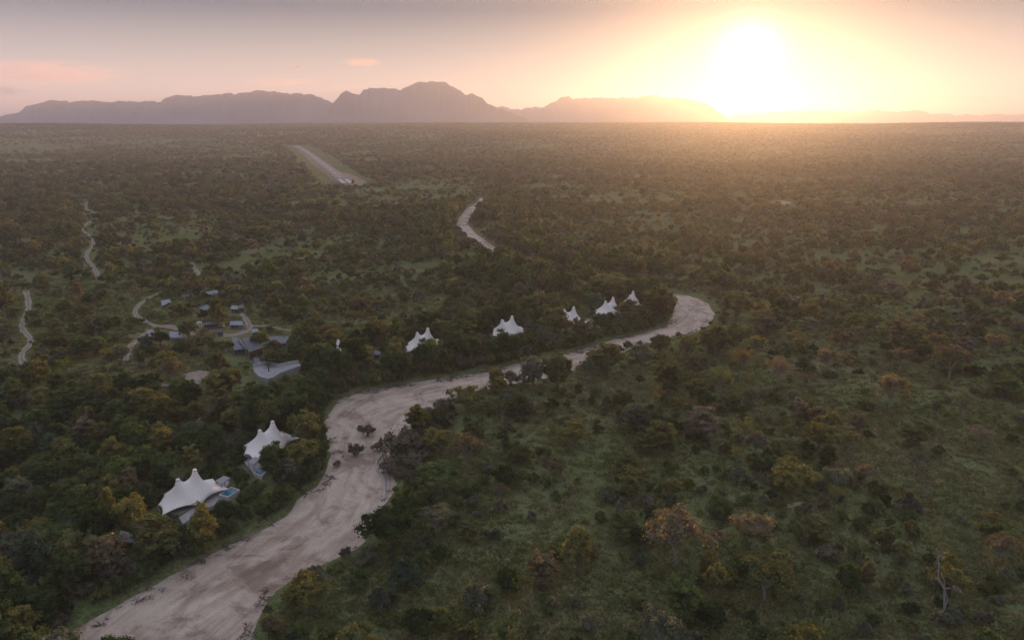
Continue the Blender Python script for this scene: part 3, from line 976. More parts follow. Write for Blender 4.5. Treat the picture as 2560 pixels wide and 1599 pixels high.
# ------------------------------------------------------------------ tensile canopies
def canopy_data(anchors, peaks, seed):
    r = np.random.default_rng(seed)
    B, Z = [], []
    na = len(anchors)
    cen = np.mean([a[:2] for a in anchors], 0)
    for i in range(na):
        a, c = np.array(anchors[i]), np.array(anchors[(i + 1) % na])
        l = np.hypot(*(c - a)[:2]); k = max(5, int(l / .4))
        nrm = np.array([-(c - a)[1], (c - a)[0]]) / l
        if nrm @ (cen - (a[:2] + c[:2]) / 2) < 0: nrm = -nrm
        for j in range(k):
            f = j / k
            B.append(a[:2] + (c - a)[:2] * f + nrm * 0.11 * l * 4 * f * (1 - f))
            Z.append(a[2] + (c - a)[2] * f + .45 * 4 * f * (1 - f))
    B = np.array(B); nb = len(B)
    xs = np.arange(B[:, 0].min(), B[:, 0].max(), .42); ys = np.arange(B[:, 1].min(), B[:, 1].max(), .42)
    X, Y = np.meshgrid(xs, ys); X, Y = X.ravel(), Y.ravel()
    k = sdf(X, Y, B) < -.25
    I = np.column_stack([X[k], Y[k]])
    for p in peaks:
        I = I[np.hypot(I[:, 0] - p[0], I[:, 1] - p[1]) > .95]
    ring = []
    for p in peaks:
        for rr in (.5, .75):
            ring += [(p[0] + rr * math.cos(q), p[1] + rr * math.sin(q)) for q in np.linspace(0, 2 * math.pi, 14, endpoint=False)]
        ring.append((p[0], p[1]))
    A = np.vstack([B, I, ring])
    res = delaunay_2d_cdt([Vector(a) for a in A], [], [list(range(nb))], 1, 1e-6)
    V = np.array([[v[0], v[1]] for v in res[0]]); Fs = [tuple(f) for f in res[2]]
    E = set()
    for f in Fs:
        for i in range(len(f)):
            E.add((min(f[i], f[i - 1]), max(f[i], f[i - 1])))
    E = np.array(list(E))
    z = np.full(len(V), 3.5); fix = np.zeros(len(V), bool)
    for i, v in enumerate(V):
        db = np.hypot(*(B - v).T); j = db.argmin()
        if db[j] < 1e-3: z[i] = Z[j]; fix[i] = True
        for p in peaks:
            if math.hypot(v[0] - p[0], v[1] - p[1]) < .52: z[i] = p[2]; fix[i] = True
    deg = np.bincount(E.ravel(), minlength=len(V)).astype(float)
    for _ in range(900):
        s = np.bincount(E[:, 0], z[E[:, 1]], len(V)) + np.bincount(E[:, 1], z[E[:, 0]], len(V))
        nz = s / np.maximum(deg, 1)
        z = np.where(fix, z, z + 1.0 * (nz - z))
    me = bpy.data.meshes.new('canopy')
    me.from_pydata([(v[0], v[1], q) for v, q in zip(V, z)], [], Fs)
    me.polygons.foreach_set('use_smooth', [True] * len(me.polygons))
    me.materials.append(CANVAS); me.update()
    return me
ANCH = [(-8.4, -5.2, 1.9), (-7.6, 0.4, 2.3), (-4.7, 5.2, 2.4), (2.0, 5.4, 2.8), (8.0, 4.7, 2.6), (9.6, -2.4, 1.7), (1.0, -5.6, 1.7)]
PK = [(-2.1, 0.2, 7.5), (2.2, 0.1, 8.8)]
CAN = canopy_data(ANCH, PK, 1)
CAPM = MB()
for q in range(1):
    CAPM.tube([(0, 0, -.25), (0, 0, .12), (0, 0, .3)], [.58, .54, .42], 14)

def suite(px, py, rot, label, scale=1.0, first=[None]):
    p = G(px, py)
    root = empty('tented_suite', p, R(rot), (scale,) * 3)
    tag(root, label, 'tent', 'white twin peaked canvas suites along the river')
    if first[0] is None:
        kids = []
        c = bpy.data.objects.new('canopy', CAN); COL.objects.link(c); c.parent = root; kids.append(c)
        md = c.modifiers.new('thickness', 'SOLIDIFY'); md.thickness = 0.06
        for pk in PK:
            mb = MB().tube([(pk[0], pk[1], 0), (pk[0], pk[1], pk[2] + .1)], [.12, .10], 8)
            kids.append(mb.obj('mast', STEEL, root))
            o = mesh_obj('mast_cap', CAPM.v, CAPM.f, CANVAS, root, True); o.location = (pk[0], pk[1], pk[2] + .02); kids.append(o)
        for a in ANCH:
            kids.append(MB().tube([(a[0] * .96, a[1] * .96, -.2), (a[0], a[1], a[2])], [.07, .06], 6).obj('corner_post', STEEL, root))
        w = MB().box(-3.9, 4.3, -1.9, 2.6, 0.6, 2.75).obj('wall', WALLM, root); kids.append(w)
        g = MB()
        for x in (-3.8, -1.8, 0.2, 2.2):
            g.box(x, x + 1.85, -1.98, -1.91, .75, 2.55)
        kids.append(g.obj('glass_front', GLASSD, root))
        kids.append(MB().box(-6.4, 7.4, -4.3, 3.9, -.3, .62).obj('deck', DECKM, root))
        first[0] = kids
    else:
        for k in first[0]:
            o = k.copy(); COL.objects.link(o); o.parent = root
    return root
SUITES = [
    (475, 1258, 42, 'nearest white twin peaked tent with a pool at its end', .92),
    (672, 1130, 52, 'white twin peaked tent behind the nearest tent, golden tree at its corner', .95),
    (1058, 876, 24, 'white twin peaked tent across the river from the pale sandbank bend', 1.0),
    (1268, 842, 20, 'white tent half sunk in trees, between the wide tent and the single peaked one', 1.0),
    (1421, 815, -12, 'white tent of which one tall peak and a long tail show', 1.0),
    (1522, 791, 30, 'white twin peaked tent next before the farthest small tent', 1.0),
    (1578, 770, 60, 'farthest and smallest white tent at the sharp river bend', .9),
    (849, 904, 103, 'white tent hidden in dense trees, only one peak tip showing', .9),
]
SUITE_O = [suite(*s) for s in SUITES]

def gxy(px, py, z):
    """pixel -> point at height z above the local ground"""
    return G(px, py, z)

def prism(name, pts, zt, zb, mat_, parent=None, origin=None):
    P = [gxy(x, y, zt) for x, y in pts]
    if area2(P) < 0: P = P[::-1]
    o3 = origin or Vector((0, 0, 0))
    k = len(P); z0 = sum(p.z for p in P) / k
    V = [(p.x - o3.x, p.y - o3.y, z0 - o3.z) for p in P] + [(p.x - o3.x, p.y - o3.y, z0 - zt + zb - o3.z) for p in P]
    fs = [tuple(range(k)), tuple(reversed(range(k, 2 * k)))] + [(i, i + k, (i + 1) % k + k, (i + 1) % k) for i in range(k)]
    return mesh_obj(name, V, fs, mat_, parent)

def area2(P):
    return sum(P[i][0] * P[(i + 1) % len(P)][1] - P[(i + 1) % len(P)][0] * P[i][1] for i in range(len(P)))

def pool(pts, z, label):
    P = [gxy(x, y, z) for x, y in pts]
    if area2(P) < 0: P = P[::-1]
    c = sum(P, Vector()) / 4
    root = empty('plunge_pool', (c.x, c.y, c.z - z)); tag(root, label, 'pool', 'plunge pools of the tented suites')
    O = [(p - c) for p in P]; I = [q * .84 for q in O]
    V, fs = [], []
    for q in O: V.append((q.x, q.y, z))
    for q in I: V.append((q.x, q.y, z))
    for q in O: V.append((q.x, q.y, -.3))
    for q in I: V.append((q.x, q.y, z - .5))
    for i in range(4):
        j = (i + 1) % 4
        fs += [(i, j, 4 + j, 4 + i), (8 + i, 8 + j, j, i), (4 + i, 4 + j, 12 + j, 12 + i)]
    fs.append((8, 11, 10, 9))
    mesh_obj('coping', V, fs, COPING, root)
    mesh_obj('water', [(q.x * 1.0, q.y * 1.0, z - .16) for q in I], [(0, 1, 2, 3)], POOLM, root)
    return root
pool([(546, 1236), (577, 1216), (600, 1223), (570, 1242)], 1.3, 'blue plunge pool at the end of the nearest white tent')
pool([(632, 1180), (652, 1165), (671, 1168), (655, 1190)], 1.1, 'blue plunge pool below the deck of the second white tent')
pool([(316, 1346), (322, 1333), (338, 1340), (334, 1351)], 1.1, 'small blue pool peeping out under the big golden crowned tree')

def deck(pts, z, label, mat_=DECKM, cat='deck', name='timber_deck'):
    o = prism(name, pts, z, -.4, mat_)
    tag(o, label, cat)
    return o
deck([(447, 1293), (457, 1309), (490, 1287), (512, 1272), (536, 1261), (548, 1243), (575, 1203), (553, 1196), (530, 1230), (500, 1258)], .8, 'grey timber deck wrapping the foot of the nearest white tent')
deck([(610, 1152), (632, 1137), (676, 1141), (680, 1158), (669, 1167), (651, 1164), (632, 1179), (620, 1166)], .75, 'grey timber deck in front of the second white tent')
deck([(293, 1369), (301, 1325), (322, 1330), (314, 1348), (334, 1353), (338, 1356)], 1.0, 'timber deck almost hidden under the big golden crowned tree')
deck([(1424, 822), (1440, 812), (1464, 800), (1478, 796), (1470, 804), (1440, 820)], .6, 'timber deck beside the single peaked white tent')

def shelter(pts, z, label):
    P = [gxy(x, y, z) for x, y in pts]
    if area2(P) < 0: P = P[::-1]
    c = sum(P, Vector()) / 4
    root = empty('deck_shelter', (c.x, c.y, c.z - z)); tag(root, label, 'shelter', 'slatted shelters on the tent decks')
    O = [p - c for p in P]
    for q in O:
        MB().box(q.x * .92 - .07, q.x * .92 + .07, q.y * .92 - .07, q.y * .92 + .07, -.2, z).obj('post', RAWWOOD, root)
    mb = MB()
    ns = 12
    for i in range(ns):
        f0, f1 = i / ns, (i + .62) / ns
        a, b_ = O[0].lerp(O[1], f0), O[0].lerp(O[1], f1)
        d, c2 = O[3].lerp(O[2], f0), O[3].lerp(O[2], f1)
        mb.poly([(q.x, q.y, z + h) for h in (.02, .12) for q in (a, b_, c2, d)], [(3, 2, 1, 0), (4, 5, 6, 7), (0, 1, 5, 4), (1, 2, 6, 5), (2, 3, 7, 6), (3, 0, 4, 7)])
    for a, b_ in ((O[0], O[1]), (O[3], O[2])):
        mb.tube([(a.x, a.y, z - .08), (b_.x, b_.y, z - .08)], [.09, .09], 4)
    o = mb.obj('slat', RAWWOOD2, root); o['kind'] = 'stuff'
    return root
RAWWOOD2 = simple('weathered_slats', (0.33, 0.32, 0.31), .8, .15, 2)
shelter([(538, 1202), (560, 1189), (575, 1194), (553, 1209)], 3.2, 'slatted shelter roof between the nearest white tent and its pool')
shelter([(620, 1154), (638, 1141), (652, 1146), (634, 1160)], 3.0, 'slatted shelter roof on the deck of the second white tent')

# ------------------------------------------------------------------ lodge
def house(name, roof, hts, rmat, wmat, label, cat='building', inset=.45, opens=0, posts=False, group=None, door=False, thick=.22):
    """roof corners (pixels, front-left, front-right, back-right, back-left) at given heights; walls, openings and posts under it"""
    P = [gxy(x, y, h) for (x, y), h in zip(roof, [h * (.9 if posts else .78) for h in hts])]
    k = len(P)
    c = sum(P, Vector()) / k
    gz = float(base_h(c.x, c.y))
    org = Vector((c.x, c.y, gz))
    root = empty(name, org); tag(root, label, cat, group)
    O = [p - org for p in P]
    up = [Vector((q.x, q.y, q.z)) for q in O]; dn = [Vector((q.x, q.y, q.z - thick)) for q in O]
    fs = [tuple(range(k)), tuple(reversed(range(k, 2 * k)))] + [(i, i + k, (i + 1) % k + k, (i + 1) % k) for i in range(k)]
    mesh_obj('roof', up + dn, fs, rmat, root)
    mz = min(q.z for q in O) - thick - .02
    I = []
    ctr = Vector((sum(q.x for q in O) / k, sum(q.y for q in O) / k, 0))
    for q in O:
        d = Vector((q.x, q.y, 0)) - ctr
        I.append(ctr + d * max(.3, 1 - inset * 1.3 / max(d.length, .1)))
    if posts:
        for i, q in enumerate(I):
            nxt = I[(i + 1) % k]
            m_ = max(1, int((nxt - q).length / 3.2)) if i in (0, 2) else 1
            for j in range(m_):
                p = q.lerp(nxt, j / m_)
                MB().box(p.x - .08, p.x + .08, p.y - .08, p.y + .08, -.2, O[i].z * (1 - j / m_) + O[(i + 1) % k].z * (j / m_) - thick).obj('post', RAWWOOD, root)
    else:
        V = [(q.x, q.y, -.3) for q in I] + [(q.x, q.y, O[i].z - thick - .02) for i, q in enumerate(I)]
        fs = [(i, (i + 1) % k, (i + 1) % k + k, i + k) for i in range(k)] + [tuple(range(k, 2 * k))]
        mesh_obj('wall', V, fs, wmat, root)
        a, b_ = I[0], I[1]
        d = (b_ - a); l = d.length; d.normalize()
        nr = Vector((d.y, -d.x, 0))
        if nr.y > 0: nr = -nr
        items = opens + (1 if door else 0)
        for j in range(items):
            f = (j + .5) / items
            p = a.lerp(b_, f) + nr * .04
            w_ = min(.75, l / items * .34)
            isd = door and j == items // 2
            z0, z1 = (.0, min(2.1, mz - .1)) if isd else (.95, min(2.0, mz - .15))
            u = d * w_
            q = [p - u, p + u]
            mb = MB().poly([(q[0].x, q[0].y, z0), (q[1].x, q[1].y, z0), (q[1].x, q[1].y, z1), (q[0].x, q[0].y, z1),
                            (q[0].x - nr.x * .12, q[0].y - nr.y * .12, z0), (q[1].x - nr.x * .12, q[1].y - nr.y * .12, z0), (q[1].x - nr.x * .12, q[1].y - nr.y * .12, z1), (q[0].x - nr.x * .12, q[0].y - nr.y * .12, z1)],
                           [(0, 1, 2, 3), (0, 4, 5, 1), (1, 5, 6, 2), (2, 6, 7, 3), (3, 7, 4, 0)])
            mb.obj('door' if isd else 'window', WOODW if isd else GLASSD, root)
    return root
house('lodge_shed', [(513, 739), (546, 732), (543, 724), (507, 730)], [2.6, 2.6, 3.6, 3.6], ROOFL, PLASTER, 'long slate blue roof with a white gable end, farthest in the lodge', opens=3)
house('lodge_shed', [(459, 744), (475, 738), (471, 734), (454, 737)], [2.6, 2.6, 3.2, 3.2], ROOFB, STONEW, 'small dim roof half under the broad tan tree', opens=1)
house('lodge_shed', [(405, 764), (428, 754), (424, 747), (402, 751)], [2.5, 2.5, 3.4, 3.4], ROOFL, STONEW, 'slate roof nearest the looping dirt track', opens=2)
house('lodge_shed', [(496, 770), (517, 777), (533, 767), (516, 761)], [2.6, 2.8, 3.0, 3.3], ROOFB, STONEW, 'diamond shaped slate roof with a thin pole behind it', opens=2)
house('lodge_shed', [(576, 772), (593, 773), (595, 764), (579, 763)], [2.7, 2.7, 3.0, 3.0], ROOFL, STONEW, 'pale flat roof next to its darker twin', opens=2)
house('lodge_shed', [(595, 771), (609, 770), (609, 760), (597, 763)], [3.0, 3.0, 3.3, 3.3], ROOFD, STONEW, 'darker flat roof joined on behind the pale flat roof', opens=1)
house('service_building', [(507, 813), (545, 809), (543, 803), (507, 806)], [3.0, 3.0, 3.3, 3.3], ROOFD, WOODW, 'dark service building with a louvred front by the white tank', opens=5)
house('service_building', [(574, 812), (609, 812), (605, 802), (576, 802)], [2.7, 2.7, 3.3, 3.3], ROOFL, STONEW, 'pale roofed store behind the timber paling screen', opens=3)
house('service_hut', [(541, 831), (559, 830), (557, 824), (542, 825)], [2.5, 2.5, 2.9, 2.9], ROOFD, STONEW, 'small square hut with a dark roof and pale lip', opens=1, door=True)
house('service_hut', [(629, 832), (646, 832), (645, 821), (629, 822)], [2.7, 2.7, 3.2, 3.2], ROOFL, STONEW, 'small grey blue roof at the back corner of the main lodge', opens=1)
house('lodge_wing', [(585, 875), (613, 871), (593, 842), (579, 842)], [3.2, 3.2, 4.2, 4.2], ROOFB, STONEW, 'long narrow slate wing on the near side of the main lodge', opens=3)
house('lodge_wing', [(614, 872), (623, 874), (601, 847), (594, 847)], [4.2, 4.2, 4.8, 4.8], ROOFB, STONEW, 'raised slate strip roof between the two lodge wings', opens=0, door=True)
house('main_lodge', [(623, 880), (658, 868), (631, 837), (605, 846)], [4.4, 4.4, 5.4, 5.4], ROOFD, WOODW, 'main lodge under the biggest dark slate roof', opens=4, door=True)
house('lodge_wing', [(704, 856), (713, 858), (727, 834), (707, 845)], [3.0, 3.0, 4.2, 3.6], ROOFB, STONEW, 'three sided slate roof beyond the gravel court', opens=1)
house('car_shelter', [(363, 842), (384, 842), (385, 827), (369, 827)], [2.4, 2.4, 2.9, 2.9], ROOFL, PLASTER, 'pale car shelter roof on posts where the track splits', 'shelter', posts=True, group='pale car shelters')
house('car_shelter', [(423, 844), (457, 843), (456, 830), (424, 828)], [2.4, 2.4, 2.9, 2.9], ROOFL, PLASTER, 'longer pale car shelter roof on posts beside the dark tree', 'shelter', posts=True, group='pale car shelters')
house('wood_house', [(600, 1032), (632, 1030), (647, 1012), (608, 1017)], [3.2, 3.2, 4.0, 4.0], ROOFD, STONEW, 'lone dark roof sunk in the wood below the lodge', opens=3)
house('river_hut', [(931, 885), (949, 887), (952, 878), (938, 874)], [3.0, 3.0, 3.8, 3.8], ROOFB, STONEW, 'tiny blue roof peeping from the riverside trees', opens=1)
# curved river deck with its low wall
DK = [(632, 918), (650, 913), (667, 910), (682, 912), (697, 916), (722, 911), (747, 907), (752, 914), (728, 922), (700, 932), (684, 942), (668, 946), (648, 940), (637, 930)]
droot = deck(DK, 1.6, 'pale curved boarded deck looking over the river', board_mat('pale_deck_boards', (0.27, 0.27, 0.27), 1.6))
droot.name = 'river_deck'
wl = [gxy(x, y, 1.6) for x, y in DK[:7]]
C, u = resample(wl, 1.0)
V, fs = [], []
for i, p in enumerate(C):
    z = float(base_h(p[0], p[1])) + 1.55
    tdir = C[min(i + 1, len(C) - 1)] - C[max(i - 1, 0)]; tdir = tdir / np.hypot(*tdir); nn = np.array([-tdir[1], tdir[0]]) * .14
    for a_, h in ((-1, -1.8), (-1, 1.15), (1, 1.15), (1, -1.8)):
        V.append((p[0] + nn[0] * a_, p[1] + nn[1] * a_, z + h))
for i in range(len(C) - 1):
    for k in range(3):
        a = i * 4 + k; fs.append((a, a + 4, a + 5, a + 1))
pw = mesh_obj('deck_wall', V, fs, PLASTER)
tag(pw, 'pale low curved wall along the back of the river deck', 'wall')
wk = prism('walkway', [(632, 893), (645, 893), (657, 913), (640, 916)], .5, -.3, GRAVELM); tag(wk, 'blue grey paved ramp from the main lodge to the river deck', None, None, 'structure')
p = gxy(672, 928, 1.6)
r_ = empty('deck_post', (p.x, p.y, p.z)); tag(r_, 'dark upright post standing on the curved river deck', 'post')
MB().tube([(0, 0, -.1), (0, 0, 1.9)], [.22, .16], 8).obj('shaft', simple('dark_iron', (.03, .03, .035), .5), r_)
MB().tube([(0, 0, 1.9), (0, 0, 2.1), (0, 0, 2.35)], [.16, .34, .28], 8).obj('cap', simple('dark_iron_cap', (.04, .04, .045), .5), r_)
# white water tank
p = gxy(499, 818, 0)
r_ = empty('water_tank', p); tag(r_, 'white cylindrical water tank beside the dark service building', 'tank')
MB().tube([(0, 0, -.2), (0, 0, 2.4)], [1.15, 1.15], 20).obj('body', PLASTER, r_)
MB().tube([(0, 0, 2.4), (0, 0, 2.75)], [1.17, .35], 20).obj('lid', PLASTER, r_)
# paling screen
pa, pb = gxy(573, 821, 0), gxy(619, 825, 0)
r_ = empty('paling_screen', pa); tag(r_, 'upright timber paling screen before the pale roofed store', 'fence')
mb = MB(); d = pb - pa; l = d.length; d.normalize()
for i in range(int(l / .32)):
    q = d * (i * .32)
    mb.box(q.x, q.x + .14, q.y - .03, q.y + .03, -.2, 1.7 + .12 * math.sin(i * 1.7))
o = mb.obj('paling', RAWWOOD, r_); o['kind'] = 'stuff'
MB().box(0, d.x * l, .04, .10, .5, .6).obj('rail', RAWWOOD, r_)
MB().box(0, d.x * l, .04, .10, 1.2, 1.3).obj('rail', RAWWOOD, r_)
# open safari vehicles in the yard
VEHM = simple('vehicle_khaki', (.30, .285, .24), .45, .05, 1)
TYRE = simple('tyre_rubber', (.02, .02, .02), .8, .1, 2)
SEATM = simple('vehicle_seats', (.09, .08, .065), .8, .1, 2)
def vehicle_parts(root):
    ks = []
    mb = MB().box(-2.1, 2.2, -.85, .85, .55, 1.05); mb.poly([(-2.1 + 0, -.85, 1.05)], [])
    ks.append(mb.obj('body', VEHM, root))
    ks.append(MB().poly([(1.0, -.75, 1.055), (2.15, -.7, 1.055), (2.15, .7, 1.055), (1.0, .75, 1.055), (1.0, -.72, 1.34), (2.05, -.66, 1.24), (2.05, .66, 1.24), (1.0, .72, 1.34)],
                        [(0, 1, 5, 4), (1, 2, 6, 5), (2, 3, 7, 6), (3, 0, 4, 7), (4, 5, 6, 7)]).obj('bonnet', VEHM, root))
    ks.append(MB().poly([(.98, -.72, 1.3), (.98, .72, 1.3), (.75, .68, 1.75), (.75, -.68, 1.75)], [(0, 1, 2, 3)]).obj('windscreen', GLASSD, root))
    for x, h in ((.2, 1.3), (-.7, 1.55), (-1.6, 1.8)):
        ks.append(MB().box(x - .25, x + .3, -.8, .8, 1.06, h).box(x - .38, x - .26, -.8, .8, 1.06, h + .5).obj('bench_seat', SEATM, root))
    for x in (-1.35, 1.35):
        for y in (-.82, .82):
            ks.append(MB().tube([(x, y - .12, .4), (x, y + .12, .4)], [.4, .4], 14).obj('wheel', TYRE, root))
    return ks
for (x, y, rz, lab) in ((521, 819, 200, 'open khaki safari vehicle parked nearest the white tank'), (535, 817, 190, 'open khaki safari vehicle in the middle of the parked row'),
                        (549, 818, 175, 'open khaki safari vehicle farthest from the white tank')):
    r_ = empty('safari_vehicle', gxy(x, y, .08), R(rz)); tag(r_, lab, 'vehicle', 'safari vehicles parked by the service building')
    vehicle_parts(r_)
# runway paint
rc, ru = resample(RWP, 10.0)
tdir = rc[1] - rc[0]; tdir = tdir / np.hypot(*tdir); nn = np.array([-tdir[1], tdir[0]])
runway = bpy.data.objects['runway']
def paint(s0, s1, off, w_):
    V = []
    for s in (s0, s1):
        p = np.array([np.interp(s, ru, rc[:, 0]), np.interp(s, ru, rc[:, 1])])
        for a_ in (-1, 1):
            q = p + nn * (off + a_ * w_ / 2)
            V.append((q[0], q[1], float(ground_h(np.array([q[0]]), np.array([q[1]]))[0]) + 1.12))
    mesh_obj('painted_bar', V, [(0, 1, 3, 2)], PAINT, runway)
for off in (-6.2, -3.6, 3.6, 6.2):
    paint(6, 70, off, 1.9)
for i in range(22):
    paint(100 + i * 85, 142 + i * 85, 0, 1.0)
for off in (-5, 5):
    paint(ru[-1] - 70, ru[-1] - 10, off, 2.4)
